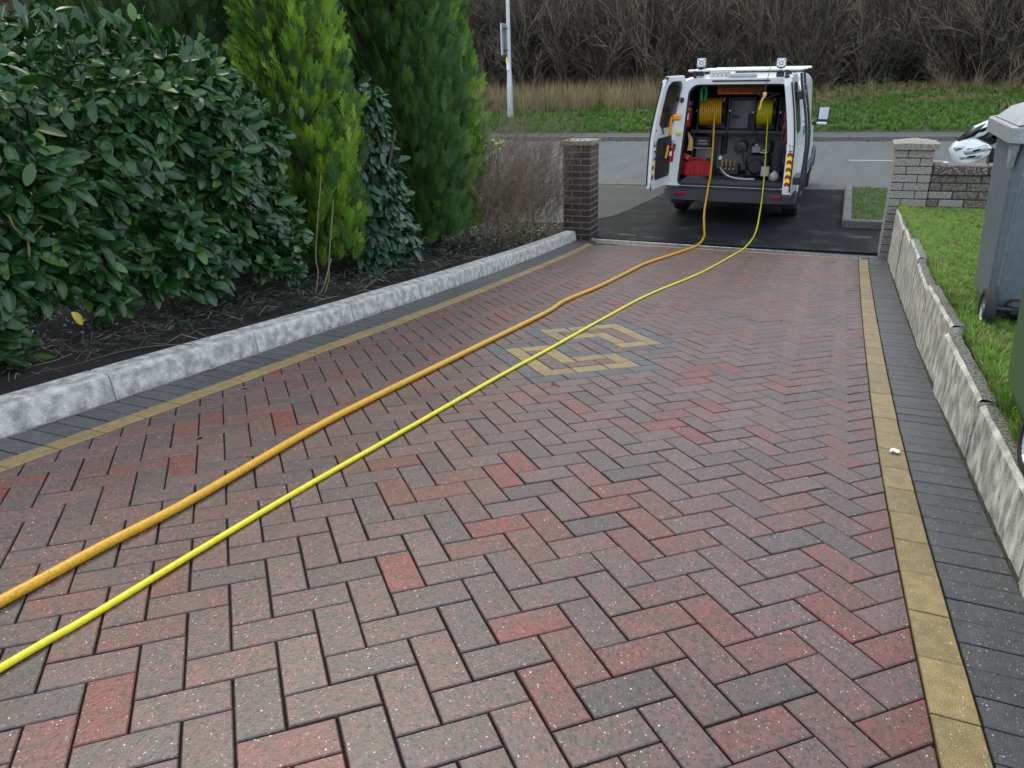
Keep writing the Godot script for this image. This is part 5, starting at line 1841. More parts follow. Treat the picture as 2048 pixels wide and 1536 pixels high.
func reel(label: String, ctr: Vector3, w: float) -> Node3D:
	var t := thing("hose_reel", label, "hose reel", ctr - Vector3(0, 0.30, 0), "hose reels in the van")
	var xa := Transform3D(Basis(Vector3(0, 0, 1), Vector3(1, 0, 0), Vector3(0, 1, 0)), ctr)
	for s in [-1.0, 1.0]:
		var b := MB.new()
		var x: float = s * (w * 0.5 + 0.012)
		b.lathe([Vector2(0.03, x - 0.006), Vector2(0.225, x - 0.006), Vector2(0.235, x), Vector2(0.225, x + 0.006), Vector2(0.03, x + 0.006)], 28, xa)
		wput("flange", b, M.black_plastic, t)
		b = MB.new()
		b.box(ctr + Vector3(x + s * 0.035, -0.06, -0.02), Vector3(0.03, 0.50, 0.10), 0.006)
		wput("frame_leg", b, M.dark_metal, t)
		b = MB.new()
		b.box(ctr + Vector3(x + s * 0.055, 0.01, 0.03), Vector3(0.035, 0.035, 0.03), 0.008)
		wput("bearing", b, M.alloy, t)
	var b := MB.new()
	b.lathe([Vector2(0.0, -w * 0.5), Vector2(0.12, -w * 0.5), Vector2(0.12, w * 0.5), Vector2(0.0, w * 0.5)], 20, xa)
	wput("drum", b, M.dark_metal, t)
	b = MB.new()
	var hx := ctr + Vector3(w * 0.5 + 0.08, -0.05, 0.06)
	b.tube([hx, hx + Vector3(0.06, -0.02, 0.02)], 0.008, 6)
	b.tube([hx + Vector3(0.03, -0.02, 0.02), hx + Vector3(0.14, -0.025, 0.03)], 0.016, 8)
	wput("crank", b, M.black_plastic, t)
	return t

func build_van_load() -> void:
	var before := get_child_count()
	var b := MB.new()
	reel("wide black hose reel wound with orange hose in the van", Vector3(-1.235, 1.56, -10.75), 0.36)
	reel("narrow black hose reel wound with yellow hose in the van", Vector3(-0.46, 1.54, -10.75), 0.25)
	# water tank and the steel frame in front of it
	var t := thing("water_tank", "grey plastic water tank behind the reels inside the van", "tank", Vector3(-0.78, 0.61, -11.35))
	b = MB.new()
	b.box(Vector3(-0.78, 1.18, -11.42), Vector3(1.30, 1.12, 0.55), 0.05)
	wput("tank_body", b, M.tank_grey, t)
	b = MB.new()
	b.box(Vector3(-1.09, 1.05, -11.14), Vector3(0.10, 0.30, 0.03), 0.012)
	b.box(Vector3(-0.70, 1.36, -11.14), Vector3(0.13, 0.28, 0.03), 0.012)
	wput("moulded_recess", b, M.black_plastic, t)
	b = MB.new()
	b.lathe([Vector2(0.034, 0.0), Vector2(0.034, 0.006), Vector2(0.026, 0.006), Vector2(0.026, 0.0)], 18, Transform3D(Basis(Vector3.RIGHT, Vector3.BACK, Vector3.DOWN), Vector3(-0.79, 1.655, -11.145)))
	wput("embossed_emblem", b, M.metal_grey, t)
	t = thing("equipment_frame", "dark steel shelf frame holding the reels in the van", "frame", Vector3(-0.85, 0.61, -10.9))
	b = MB.new()
	b.box(Vector3(-0.875, 1.265, -10.92), Vector3(1.36, 0.05, 0.36), 0.006)
	wput("shelf", b, M.grey_plastic, t)
	for x in [-1.53, -1.17, -0.22]:
		b = MB.new()
		b.box(Vector3(x, 0.92, -10.88), Vector3(0.045, 0.63, 0.045), 0.004)
		wput("post", b, M.dark_metal, t)
	b = MB.new()
	b.box(Vector3(-1.36, 1.025, -10.86), Vector3(0.28, 0.022, 0.30), 0.004)
	b.box(Vector3(-1.36, 0.80, -10.98), Vector3(0.27, 0.42, 0.02), 0.004)
	wput("battery_ledge", b, M.metal_grey, t)
	t = thing("battery_box", "black leisure battery with white lettering on the van shelf", "battery", Vector3(-1.365, 1.037, -10.85))
	b = MB.new()
	b.box(Vector3(-1.365, 1.117, -10.86), Vector3(0.25, 0.155, 0.17), 0.012)
	wput("case", b, M.black_plastic, t)
	var tm := TextMesh.new()
	var sf := SystemFont.new()
	sf.font_names = PackedStringArray(["Droid Sans"])
	sf.font_weight = 700
	tm.font = sf
	tm.text = "DURACELL"
	tm.font_size = 32
	tm.pixel_size = 0.00088
	tm.depth = 0.002
	var tx := put("lettering", tm, M.white_plastic, t)
	tx.position = Vector3(-1.365, 1.127, -10.772) - t.position
	b = MB.new()
	b.box(Vector3(-1.365, 1.083, -10.7725), Vector3(0.155, 0.02, 0.003))
	wput("stripe", b, M.metal_grey, t)
	# fuel cans
	t = thing("fuel_can", "red plastic fuel can lying on the van floor near the sill", "fuel can", Vector3(-1.35, 0.61, -10.5))
	b = MB.new()
	b.box(Vector3(-1.35, 0.745, -10.52), Vector3(0.36, 0.24, 0.20), 0.03)
	for x in [-1.50, -1.35, -1.20]: b.box(Vector3(x, 0.745, -10.415), Vector3(0.10, 0.2, 0.02), 0.008)
	wput("can", b, M.red_can, t)
	b = MB.new()
	b.tube(smooth([Vector3(-1.47, 0.86, -10.52), Vector3(-1.44, 0.895, -10.52), Vector3(-1.30, 0.895, -10.52), Vector3(-1.27, 0.86, -10.52)], 4), 0.014, 8)
	wput("handle", b, M.red_can, t)
	b = MB.new()
	b.lathe([Vector2(0.0, 0.035), Vector2(0.03, 0.035), Vector2(0.03, 0.0)], 14, Transform3D(Basis.IDENTITY, Vector3(-1.22, 0.86, -10.52)))
	wput("filler_cap", b, M.black_plastic, t)
	t = thing("fuel_can", "smaller tilted red can in the corner of the van load bay", "fuel can", Vector3(-1.60, 0.61, -10.62))
	b = MB.new()
	b.box(Vector3(-1.60, 0.78, -10.64), Vector3(0.16, 0.32, 0.14), 0.025, Basis(Vector3.BACK, 0.18))
	b.box(Vector3(-1.55, 0.90, -10.56), Vector3(0.15, 0.09, 0.10), 0.02, Basis(Vector3.BACK, -0.35))
	wput("can", b, M.red_can, t)
	b = MB.new()
	b.lathe([Vector2(0.012, 0.0), Vector2(0.018, 0.004), Vector2(0.018, 0.0)], 12, Transform3D(Basis(Vector3.RIGHT, Vector3.BACK, Vector3.DOWN), Vector3(-1.535, 0.905, -10.506)))
	wput("badge", b, M.white_plastic, t)
	b = MB.new()
	b.prism(PackedVector2Array([Vector2(-0.165, 0), Vector2(0.165, 0), Vector2(0.12, 0.05), Vector2(-0.12, 0.05)]), -0.06, 0.06, Transform3D(Basis.IDENTITY, Vector3(-1.355, 0.613, -10.31)))
	simple("storage_tray", b, M.grey_plastic, "grey wedge-shaped tray on the van sill before the red can", "tray")
	# extinguishers
	extinguisher("red fire extinguisher hanging just inside the van's left opening", Vector3(-1.57, 1.36, -10.42), 0.062, 0.30, -0.06)
	extinguisher("red fire extinguisher strapped to the open left van door", Vector3(-1.652, 0.92, -9.80), 0.042, 0.24, -0.05)
	# orange strimmer-like tool on the left door
	t = thing("water_pump_tool", "orange handled tool hung on the inside of the open left van door", "tool", Vector3(-1.66, 0.98, -9.66))
	b = MB.new()
	b.tube(smooth([Vector3(-1.655, 1.30, -9.68), Vector3(-1.65, 1.40, -9.67), Vector3(-1.645, 1.50, -9.66), Vector3(-1.62, 1.545, -9.66), Vector3(-1.56, 1.545, -9.66)], 5), 0.024, 10)
	b.box(Vector3(-1.565, 1.54, -9.66), Vector3(0.12, 0.085, 0.08), 0.02)
	wput("casing", b, M.orange_plastic, t)
	b = MB.new()
	b.tube([Vector3(-1.655, 1.31, -9.68), Vector3(-1.667, 1.15, -9.68)], 0.018, 8)
	b.tube([Vector3(-1.645, 1.55, -9.68), Vector3(-1.64, 1.68, -9.69)], 0.008, 6)
	b.tube(smooth([Vector3(-1.72, 1.32, -9.55), Vector3(-1.74, 1.5, -9.53), Vector3(-1.72, 1.66, -9.55), Vector3(-1.69, 1.70, -9.6), Vector3(-1.68, 1.62, -9.66)], 5), 0.012, 6)
	wput("shaft", b, M.black_plastic, t)
	b = MB.new()
	b.tube([Vector3(-1.667, 1.16, -9.68), Vector3(-1.675, 1.08, -9.67), Vector3(-1.69, 0.985, -9.66)], [0.018, 0.017, 0.016], 10)
	wput("handle", b, M.orange_plastic, t)
	# green hose loop, broom, squeegee, lance
	b = MB.new()
	b.tube(smooth([Vector3(-1.39, 1.72, -10.5), Vector3(-1.40, 1.86, -10.5), Vector3(-1.365, 1.925, -10.5), Vector3(-1.33, 1.86, -10.5), Vector3(-1.34, 1.72, -10.52)], 6), 0.024, 10)
	simple("green_hose", b, M.green_plastic, "short loop of shiny green hose hanging under the van roof", "hose")
	t = thing("broom", "orange bristled broom head slung under the van roof", "broom", Vector3(-0.83, 1.80, -10.45))
	b = MB.new()
	b.box(Vector3(-0.83, 1.822, -10.46), Vector3(0.65, 0.022, 0.07), 0.006)
	wput("stock", b, M.brush_orange, t)
	b = MB.new()
	for i in 420:
		var x := -0.83 + R(-0.32, 0.32)
		if absf(x + 0.83) < 0.006: continue
		var z := -10.46 + R(-0.03, 0.03)
		b.tube([Vector3(x, 1.83, z), Vector3(x + (x + 0.83) * 0.02 + R(-0.008, 0.008), 1.915, z + R(-0.015, 0.015))], 0.003, 3, false)
	wput("bristles", b, M.brush_orange, t)
	t = thing("squeegee_frame", "thin dark triangular frame beside the broom under the van roof", "frame", Vector3(-0.47, 1.74, -10.42))
	b = MB.new()
	var A := Vector3(-0.66, 1.84, -10.42)
	var B := Vector3(-0.28, 1.815, -10.42)
	var C := Vector3(-0.47, 1.755, -10.42)
	for e in [[A, B], [A, C], [B, C], [A.lerp(B, 0.35), A.lerp(C, 0.55)], [A.lerp(B, 0.65), B.lerp(C, 0.55)], [A.lerp(B, 0.5), C]]: b.tube([e[0], e[1]], 0.008, 6)
	wput("bars", b, M.grey_plastic, t)
	t = thing("lance_hook", "cream yellow lance handle hanging on a cord from the roof bar", "lance", Vector3(-0.46, 1.62, -9.98))
	b = MB.new()
	b.tube(smooth([Vector3(-0.45, 1.845, -10.0), Vector3(-0.435, 1.83, -10.0), Vector3(-0.445, 1.80, -10.0), Vector3(-0.475, 1.755, -10.0), Vector3(-0.485, 1.70, -10.0), Vector3(-0.495, 1.625, -10.0)], 4), 0.0145, 10)
	b.box(Vector3(-0.452, 1.825, -10.0), Vector3(0.045, 0.05, 0.03), 0.01)
	wput("handle", b, M.lance_yellow, t)
	b = MB.new()
	b.tube([Vector3(-0.425, 2.155, -10.08), Vector3(-0.44, 2.0, -10.03), Vector3(-0.452, 1.84, -10.0)], 0.0045, 5)
	wput("cord", b, M.grey_plastic, t)
	# red rope on the right door
	t = thing("red_rope", "knotted dark red rope hanging inside the open right van door", "rope", Vector3(-0.09, 1.22, -9.72))
	for k in 7:
		b = MB.new()
		var o := (k - 3) * 0.009
		b.tube(smooth([Vector3(-0.075 + o, 1.85, -9.72 + o * 0.5), Vector3(-0.082 + o * 1.2, 1.70, -9.70), Vector3(-0.09 + o * 1.5, 1.55, -9.70 - o), Vector3(-0.085 + o * 0.5, 1.49, -9.69)], 4), 0.0065, 6)
		wput("strand", b, M.rope_red, t)
	b = MB.new()
	for k in 5:
		var lp := []
		for i in 17:
			var a := TAU * i / 16.0
			lp.append(Vector3(-0.085 + cos(a) * (0.04 + 0.004 * k), 1.475 - k * 0.018 + sin(a) * 0.02 + cos(a) * 0.012, -9.69 + sin(a) * 0.03))
		b.tube(lp, 0.0065, 6)
	wput("knot", b, M.rope_red, t)
	for k in 3:
		b = MB.new()
		var o := k * 0.022
		b.tube(smooth([Vector3(-0.10 + o, 1.44, -9.68), Vector3(-0.125 + o * 1.6, 1.36, -9.68), Vector3(-0.13 + o * 1.8, 1.28, -9.68), Vector3(-0.11 + o, 1.22 + 0.02 * k, -9.68), Vector3(-0.085 + o * 0.6, 1.28, -9.68), Vector3(-0.075 + o * 0.4, 1.42, -9.68)], 4), 0.006, 6)
		wput("loop", b, M.rope_red, t)
	# engine and pump
	t = thing("pump_engine", "small black petrol engine with a pale emblem on the van floor", "engine", Vector3(-0.55, 0.61, -10.65))
	b = MB.new()
	b.box(Vector3(-0.50, 0.80, -10.68), Vector3(0.34, 0.32, 0.28), 0.03)
	b.box(Vector3(-0.46, 1.06, -10.70), Vector3(0.30, 0.20, 0.24), 0.04)
	wput("crankcase", b, M.dark_metal, t)
	b = MB.new()
	b.lathe([Vector2(0.0, 0.12), Vector2(0.035, 0.12), Vector2(0.04, 0.10), Vector2(0.09, 0.09), Vector2(0.095, 0.0), Vector2(0.095, -0.1), Vector2(0.0, -0.1)], 24, Transform3D(Basis(Vector3.RIGHT, Vector3.BACK, Vector3.DOWN), Vector3(-0.765, 1.06, -10.62)))
	wput("air_filter", b, M.black_plastic, t)
	b = MB.new()
	for k in 7: b.box(Vector3(-0.535, 1.005 + k * 0.012, -10.56), Vector3(0.12, 0.005, 0.08))
	b.box(Vector3(-0.535, 1.10, -10.57), Vector3(0.05, 0.03, 0.05), 0.008)
	b.box(Vector3(-0.37, 0.735, -10.50), Vector3(0.13, 0.15, 0.04), 0.01)
	wput("cooling_fins", b, M.alloy, t)
	b = MB.new()
	b.lathe([Vector2(0.0, 0.10), Vector2(0.09, 0.10), Vector2(0.115, 0.07), Vector2(0.115, 0.0)], 28, Transform3D(Basis(Vector3.RIGHT, Vector3.BACK, Vector3.DOWN), Vector3(-0.52, 0.80, -10.58)))
	wput("recoil_cover", b, M.black_plastic, t)
	b = MB.new()
	var el := PackedVector2Array()
	for k in 20: el.append(Vector2(cos(TAU * k / 20.0) * 0.032, sin(TAU * k / 20.0) * 0.022))
	b.prism(el, 0.0, 0.004, Transform3D(Basis.IDENTITY, Vector3(-0.42, 1.028, -10.535)))
	wput("emblem", b, M.blue_sticker, t)
	b = MB.new()
	b.prism(PackedVector2Array([Vector2(-0.06, 0.008), Vector2(-0.045, -0.012), Vector2(0.0, -0.02), Vector2(0.045, -0.012), Vector2(0.06, 0.008), Vector2(0.03, -0.003), Vector2(0.0, -0.008), Vector2(-0.03, -0.003)]), 0.0, 0.006, Transform3D(Basis.IDENTITY, Vector3(-0.42, 1.008, -10.535)))
	b.prism(PackedVector2Array([Vector2(-0.018, 0.0), Vector2(0.0, 0.014), Vector2(0.018, 0.0), Vector2(0.0, 0.004)]), 0.004, 0.006, Transform3D(Basis.IDENTITY, Vector3(-0.42, 1.026, -10.535)))
	wput("emblem_wing", b, M.white_plastic, t)
	t = thing("pressure_pump", "brass headed pressure pump beside the engine on the van floor", "pump", Vector3(-0.91, 0.61, -10.55))
	b = MB.new()
	b.box(Vector3(-0.90, 0.74, -10.60), Vector3(0.30, 0.16, 0.20), 0.02)
	b.box(Vector3(-0.88, 0.63, -10.60), Vector3(0.40, 0.04, 0.26), 0.006)
	wput("casing", b, M.dark_metal, t)
	for k in 4:
		b = MB.new()
		b.lathe([Vector2(0.0, 0.09), Vector2(0.014, 0.09), Vector2(0.018, 0.075), Vector2(0.018, 0.0)], 8, Transform3D(Basis.IDENTITY, Vector3(-1.005 + k * 0.06, 0.80, -10.50)))
		b.lathe([Vector2(0.0, 0.04), Vector2(0.013, 0.04), Vector2(0.016, 0.0)], 8, Transform3D(Basis(Vector3.RIGHT, Vector3.BACK, Vector3.DOWN), Vector3(-1.005 + k * 0.06, 0.76, -10.50)))
		wput("valve", b, M.brass, t)
	b = MB.new()
	b.lathe([Vector2(0.0, 0.012), Vector2(0.024, 0.012), Vector2(0.029, 0.010), Vector2(0.029, -0.01), Vector2(0.0, -0.01)], 18, Transform3D(Basis(Vector3.RIGHT, Vector3.BACK, Vector3.DOWN), Vector3(-1.05, 0.903, -10.58)))
	wput("gauge", b, M.white_plastic, t)
	b = MB.new()
	b.tube([Vector3(-1.05, 0.88, -10.585), Vector3(-1.05, 0.79, -10.59)], 0.008, 6)
	wput("gauge_stem", b, M.brass, t)
	b = MB.new()
	b.tube(smooth([Vector3(-1.02, 0.785, -10.44), Vector3(-0.96, 0.72, -10.38), Vector3(-0.86, 0.66, -10.36), Vector3(-0.69, 0.632, -10.36), Vector3(-0.50, 0.632, -10.38)], 6), 0.021, 10)
	simple("suction_hose", b, M.metal_grey, "thick grey suction hose curving over the van floor", "hose")
	# cables
	b = MB.new()
	for c in [[Vector3(-1.0, 1.25, -10.7), Vector3(-1.02, 1.0, -10.72), Vector3(-1.06, 0.85, -10.6)], [Vector3(-0.9, 1.23, -10.72), Vector3(-0.75, 1.2, -10.68), Vector3(-0.62, 1.08, -10.6)], [Vector3(-0.6, 1.35, -10.72), Vector3(-0.56, 1.2, -10.7), Vector3(-0.58, 1.12, -10.66)], [Vector3(-1.28, 1.21, -10.76), Vector3(-1.1, 1.22, -10.72), Vector3(-1.0, 1.24, -10.72)], [Vector3(-0.72, 0.98, -10.56), Vector3(-0.70, 0.9, -10.5), Vector3(-0.66, 0.82, -10.5)]]: b.tube(smooth(c, 5), 0.010, 6)
	simple("cables", b, M.rubber, "black cables and pipes looped between the van's shelf and pump", "cable")
	# bag of clutter in the right corner and yellow straps on the left
	b = MB.new()
	var rows := []
	for i in 8:
		var r := []
		for k in 12:
			var a := TAU * k / 12.0
			var q: float = [0.02, 0.055, 0.07, 0.075, 0.07, 0.06, 0.04, 0.012][i] * R(0.85, 1.15)
			r.append(Vector3(-0.22 + cos(a) * q, 0.612 + i * 0.023, -10.32 + sin(a) * q))
		rows.append(r)
	b.grid(rows, true, Vector3(-0.22, 0.7, -10.32))
	simple("plastic_bag", b, M.clear_plastic, "crumpled pale plastic bag in the right corner of the van sill", "bag")
	b = MB.new()
	for k in 4: b.tube(smooth([Vector3(-1.6 + k * 0.02, 1.25 - k * 0.03, -10.8), Vector3(-1.57 + k * 0.015, 1.1, -10.76), Vector3(-1.58 + k * 0.02, 0.98, -10.74)], 4), 0.014, 6)
	simple("yellow_straps", b, M.lance_yellow, "bundle of dull yellow straps in the dark left side of the van", "strap")
	for k in range(before, get_child_count()): settle(get_child(k))

func extinguisher(label: String, at: Vector3, r: float, h: float, tilt: float) -> void:
	var t := thing("fire_extinguisher", label, "extinguisher", at, "fire extinguishers in the van")
	t.rotation.z = tilt
	var b := MB.new()
	b.lathe([Vector2(0.0, 0.0), Vector2(r * 0.9, 0.0), Vector2(r, 0.012), Vector2(r, h * 0.78), Vector2(r * 0.85, h * 0.9), Vector2(r * 0.4, h * 0.98), Vector2(r * 0.3, h), Vector2(0.0, h)], 22)
	put("cylinder", b, M.red_extinguisher, t)
	b = MB.new()
	b.lathe([Vector2(0.0, h + 0.05), Vector2(r * 0.25, h + 0.05), Vector2(r * 0.3, h)], 10)
	b.box(Vector3(0.02, h + 0.05, 0), Vector3(r * 1.3, 0.012, 0.018), 0.003)
	b.box(Vector3(0.02, h + 0.025, 0.01), Vector3(r * 1.2, 0.008, 0.016), 0.002, Basis(Vector3.BACK, -0.2))
	put("valve", b, M.metal_grey, t)
	b = MB.new()
	var rows := []
	for y in [0.32, 0.62]:
		var rw := []
		for k in 7: rw.append(Vector3(sin(-0.5 + k * 0.16) * (r + 0.001), h * y, cos(-0.5 + k * 0.16) * (r + 0.001)))
		rows.append(rw)
	b.grid(rows, false, Vector3.ZERO)
	put("label_patch", b, M.white_plastic, t)
	for y in [0.28, 0.74]:
		b = MB.new()
		b.lathe([Vector2(r + 0.001, h * y), Vector2(r + 0.004, h * y + 0.004), Vector2(r + 0.004, h * y + 0.014), Vector2(r + 0.001, h * y + 0.018)], 22)
		put("strap", b, M.black_plastic, t)

func coil(ctr: Vector3, w: float, r0: float, turns: int, rad: float, sd: float) -> Array:
	var pts := []
	for i in turns * 20 + 1:
		var a := TAU * i / 20.0
		var s := float(i) / (turns * 20.0)
		var x := ctr.x - w * 0.5 + rad + (w - rad * 2.0) * s + sin(a + sd) * rad * 0.5
		pts.append(Vector3(x, ctr.y + cos(a) * r0, ctr.z + sin(a) * r0))
	return pts

func build_hoses() -> void:
	var t := thing("orange_hose", "thick orange hose running from the van reel up the drive", "hose", D(-1.19, 3.0))
	var r := 0.0155
	var dr := [[-1.155, -2.6], [-1.15, -1.4], [-1.159, -0.467], [-1.168, -0.174], [-1.167, 0.16], [-1.215, 0.776], [-1.227, 1.215], [-1.212, 2.253], [-1.194, 3.514], [-1.223, 4.035], [-1.176, 4.839], [-1.162, 5.833], [-1.153, 6.437], [-1.056, 7.278], [-0.96, 8.1], [-0.95, 8.42]]
	var p := []
	for q in dr: p.append(D(q[0], q[1], r))
	for q in [Vector3(-0.945, r, -8.75), Vector3(-0.955, r, -8.98), Vector3(-0.985, r + 0.004, -9.25), Vector3(-1.035, 0.05, -9.5), Vector3(-1.085, 0.22, -9.72), Vector3(-1.09, 0.42, -9.86), Vector3(-1.09, 0.585, -9.97), Vector3(-1.10, 0.72, -10.14), Vector3(-1.13, 1.03, -10.38), Vector3(-1.155, 1.3, -10.51), Vector3(-1.17, 1.56, -10.56)]: p.append(q)
	var b := MB.new()
	b.tube(smooth(p, 7), r, 14)
	wput("run", b, M.hose_orange, t)
	b = MB.new()
	b.tube(coil(Vector3(-1.235, 1.56, -10.75), 0.36, 0.185, 11, 0.0155, 0.0), 0.0155, 8)
	b.tube(coil(Vector3(-1.235, 1.56, -10.75), 0.35, 0.158, 10, 0.0155, 1.0), 0.0155, 8)
	wput("coil", b, M.hose_orange, t)
	t = thing("yellow_hose", "thinner bright yellow hose running from the van reel up the drive", "hose", D(-0.8, 3.0))
	r = 0.0095
	dr = [[-0.93, -2.6], [-0.92, -1.5], [-0.911, -0.625], [-0.902, -0.409], [-0.903, -0.053], [-0.898, 0.387], [-0.874, 0.996], [-0.838, 1.927], [-0.801, 2.578], [-0.751, 3.633], [-0.681, 4.672], [-0.497, 6.061], [-0.39, 7.6], [-0.35, 8.35]]
	p = []
	for q in dr: p.append(D(q[0], q[1], r))
	for q in [Vector3(-0.335, r, -8.75), Vector3(-0.322, r, -9.05), Vector3(-0.32, r + 0.002, -9.35), Vector3(-0.315, 0.09, -9.62), Vector3(-0.312, 0.33, -9.83), Vector3(-0.318, 0.582, -9.97), Vector3(-0.34, 0.80, -10.16), Vector3(-0.37, 1.1, -10.38), Vector3(-0.39, 1.32, -10.50), Vector3(-0.40, 1.54, -10.56)]: p.append(q)
	b = MB.new()
	b.tube(smooth(p, 7), r, 12)
	wput("run", b, M.hose_yellow, t)
	b = MB.new()
	b.tube(coil(Vector3(-0.46, 1.54, -10.75), 0.24, 0.175, 12, 0.0095, 0.5), 0.0095, 7)
	b.tube(coil(Vector3(-0.46, 1.54, -10.75), 0.235, 0.155, 12, 0.0095, 1.7), 0.0095, 7)
	wput("coil", b, M.hose_yellow, t)

# ------------------------------------------------------------------ bins, scooter, litter
func bin_thing(label: String, at: Vector3, body: Material, lid: Material, group: String) -> void:
	# wheel and handle side faces +z
	var t := thing("wheelie_bin", label, "bin", at, group)
	var b := MB.new()
	var rows := []
	for s in [[0.03, 0.20, 0.22], [0.10, 0.225, 0.265], [0.5, 0.242, 0.305], [0.86, 0.257, 0.335], [0.93, 0.259, 0.34]]:
		var o := []
		for c in rr2(s[1], s[2], 0.05): o.append(Vector3(c.x, s[0], c.y - 0.35))
		rows.append(o)
	b.grid(rows, true, Vector3(0, 0.5, -0.35))
	var bt: Array = rows[0]
	for i in range(1, bt.size() - 1): b.tri(bt[0], bt[i], bt[i + 1], Vector3.DOWN)
	put("body", b, body, t)
	for s in [-1.0, 1.0]:   # raised panel edges on the sides and back
		b = MB.new()
		b.tube(smooth([Vector3(s * 0.226, 0.16, -0.12), Vector3(s * 0.252, 0.72, -0.08), Vector3(s * 0.254, 0.775, -0.12), Vector3(s * 0.254, 0.785, -0.22)], 4), 0.008, 6)
		put("moulded_rib", b, body, t)
	b = MB.new()
	b.tube(smooth([Vector3(-0.20, 0.20, -0.078), Vector3(-0.215, 0.70, -0.032), Vector3(-0.19, 0.76, -0.03), Vector3(-0.1, 0.765, -0.028)], 4), 0.008, 6)
	put("moulded_rib", b, body, t)
	b = MB.new()
	rows = []
	for s in [[0.895, 0.27, 0.34], [0.895, 0.300, 0.372], [0.90, 0.308, 0.38], [0.965, 0.308, 0.38], [0.972, 0.302, 0.374], [0.972, 0.25, 0.33]]:
		var o := []
		for c in rr2(s[1], s[2], 0.05): o.append(Vector3(c.x, s[0], c.y - 0.35))
		rows.append(o)
	for i in rows.size() - 1:
		for k in rows[i].size():
			var k2: int = (k + 1) % rows[i].size()
			var o: Vector3 = [Vector3.DOWN, Vector3.DOWN, rows[i][k] - Vector3(0, rows[i][k].y, -0.35), rows[i][k] - Vector3(0, rows[i][k].y, -0.35) + Vector3.UP * 0.3, Vector3.UP][i]
			b.quad(rows[i][k], rows[i][k2], rows[i + 1][k2], rows[i + 1][k], o)
	put("rim", b, lid, t)
	b = MB.new()
	for s in [-1.0, 1.0]: b.prism(PackedVector2Array([Vector2(0.36, 0.90), Vector2(0.30, 0.78), Vector2(0.24, 0.86), Vector2(0.24, 0.90)]), s * 0.27 - 0.012, s * 0.27 + 0.012, Transform3D(Basis(Vector3(0, 0, 1), Vector3.UP, Vector3.LEFT), Vector3(0, 0, -0.35)))
	put("rim_gusset", b, lid, t)
	b = MB.new()
	rows = []
	for i in 9:
		var u := i / 8.0
		var r := []
		for k in 11:
			var v := -1.0 + k / 5.0
			var h := 0.085 * (1.0 - pow(absf(v), 6.0)) * (1.0 - pow(absf(u * 2.0 - 1.0), 6.0)) + 0.04 * exp(-pow((u - 0.12) / 0.12, 2.0)) * (1.0 - pow(absf(v), 3.0))
			r.append(Vector3(v * 0.285, 0.976 + h, 0.02 - u * 0.72))
		rows.append(r)
	b.grid(rows, false, Vector3(0, -5, 0))
	var ld := put("lid", b, lid, t)
	b = MB.new()
	b.tube(smooth([Vector3(-0.22, 0.98, -0.02), Vector3(-0.22, 1.045, 0.035), Vector3(-0.20, 1.055, 0.05), Vector3(0.20, 1.055, 0.05), Vector3(0.22, 1.045, 0.035), Vector3(0.22, 0.98, -0.02)], 4), 0.017, 9)
	put("handle", b, lid, t)
	b = MB.new()
	b.tube([Vector3(-0.25, 0.10, -0.02), Vector3(0.25, 0.10, -0.02)], 0.012, 8)
	b.box(Vector3(0, 0.10, -0.06), Vector3(0.30, 0.08, 0.10), 0.02)
	put("axle", b, M.black_plastic, t)
	for s in [-1.0, 1.0]:
		var o := Node3D.new()
		o.name = "wheel"
		t.add_child(o, true)
		o.position = Vector3(s * 0.235, 0.10, -0.02)
		var xf := Transform3D(Basis(Vector3(0, 0, s), Vector3(s, 0, 0), Vector3(0, 1, 0)), Vector3.ZERO)
		b = MB.new()
		b.lathe([Vector2(0.066, -0.024), Vector2(0.09, -0.024), Vector2(0.1, -0.016), Vector2(0.1, 0.016), Vector2(0.09, 0.024), Vector2(0.072, 0.024), Vector2(0.070, 0.010)], 28, xf)
		put("tyre", b, M.rubber, o)
		b = MB.new()
		b.lathe([Vector2(0.073, 0.020), Vector2(0.066, 0.008), Vector2(0.060, 0.006)], 24, xf)
		b.lathe([Vector2(0.0, 0.018), Vector2(0.016, 0.018), Vector2(0.02, 0.0)], 14, xf)
		b.lathe([Vector2(0.0, -0.01), Vector2(0.068, -0.01)], 20, xf)
		for k in 6:
			var a := TAU * k / 6.0
			b.box(Vector3(s * 0.006, sin(a) * 0.04, cos(a) * 0.04), Vector3(0.014, 0.012, 0.055), 0.003, Basis(Vector3.RIGHT, -a))
		put("rim", b, M.grey_plastic if group == "" else M.metal_grey, o)

func rr2(hx: float, hz: float, r: float) -> Array:
	var o := []
	for cn in [[1, 1, 0.0], [-1, 1, PI / 2], [-1, -1, PI], [1, -1, PI * 1.5]]:
		for k in 6:
			var a: float = cn[2] + PI / 2 * k / 5.0
			o.append(Vector2(cn[0] * (hx - r) + cos(a) * r, cn[1] * (hz - r) + sin(a) * r))
	return o

func build_bins() -> void:
	bin_thing("tall blue-grey wheelie bin with a pale grey lid on the lawn", Vector3(1.68, lawn_y(-2.95) - 0.005, -2.93), M.bin_grey, M.bin_lid_grey, "wheelie bins on the lawn")
	bin_thing("green wheelie bin standing in front of the grey bin on the lawn", Vector3(1.552, lawn_y(-1.13) - 0.005, -1.13), M.bin_green, M.bin_green, "wheelie bins on the lawn")

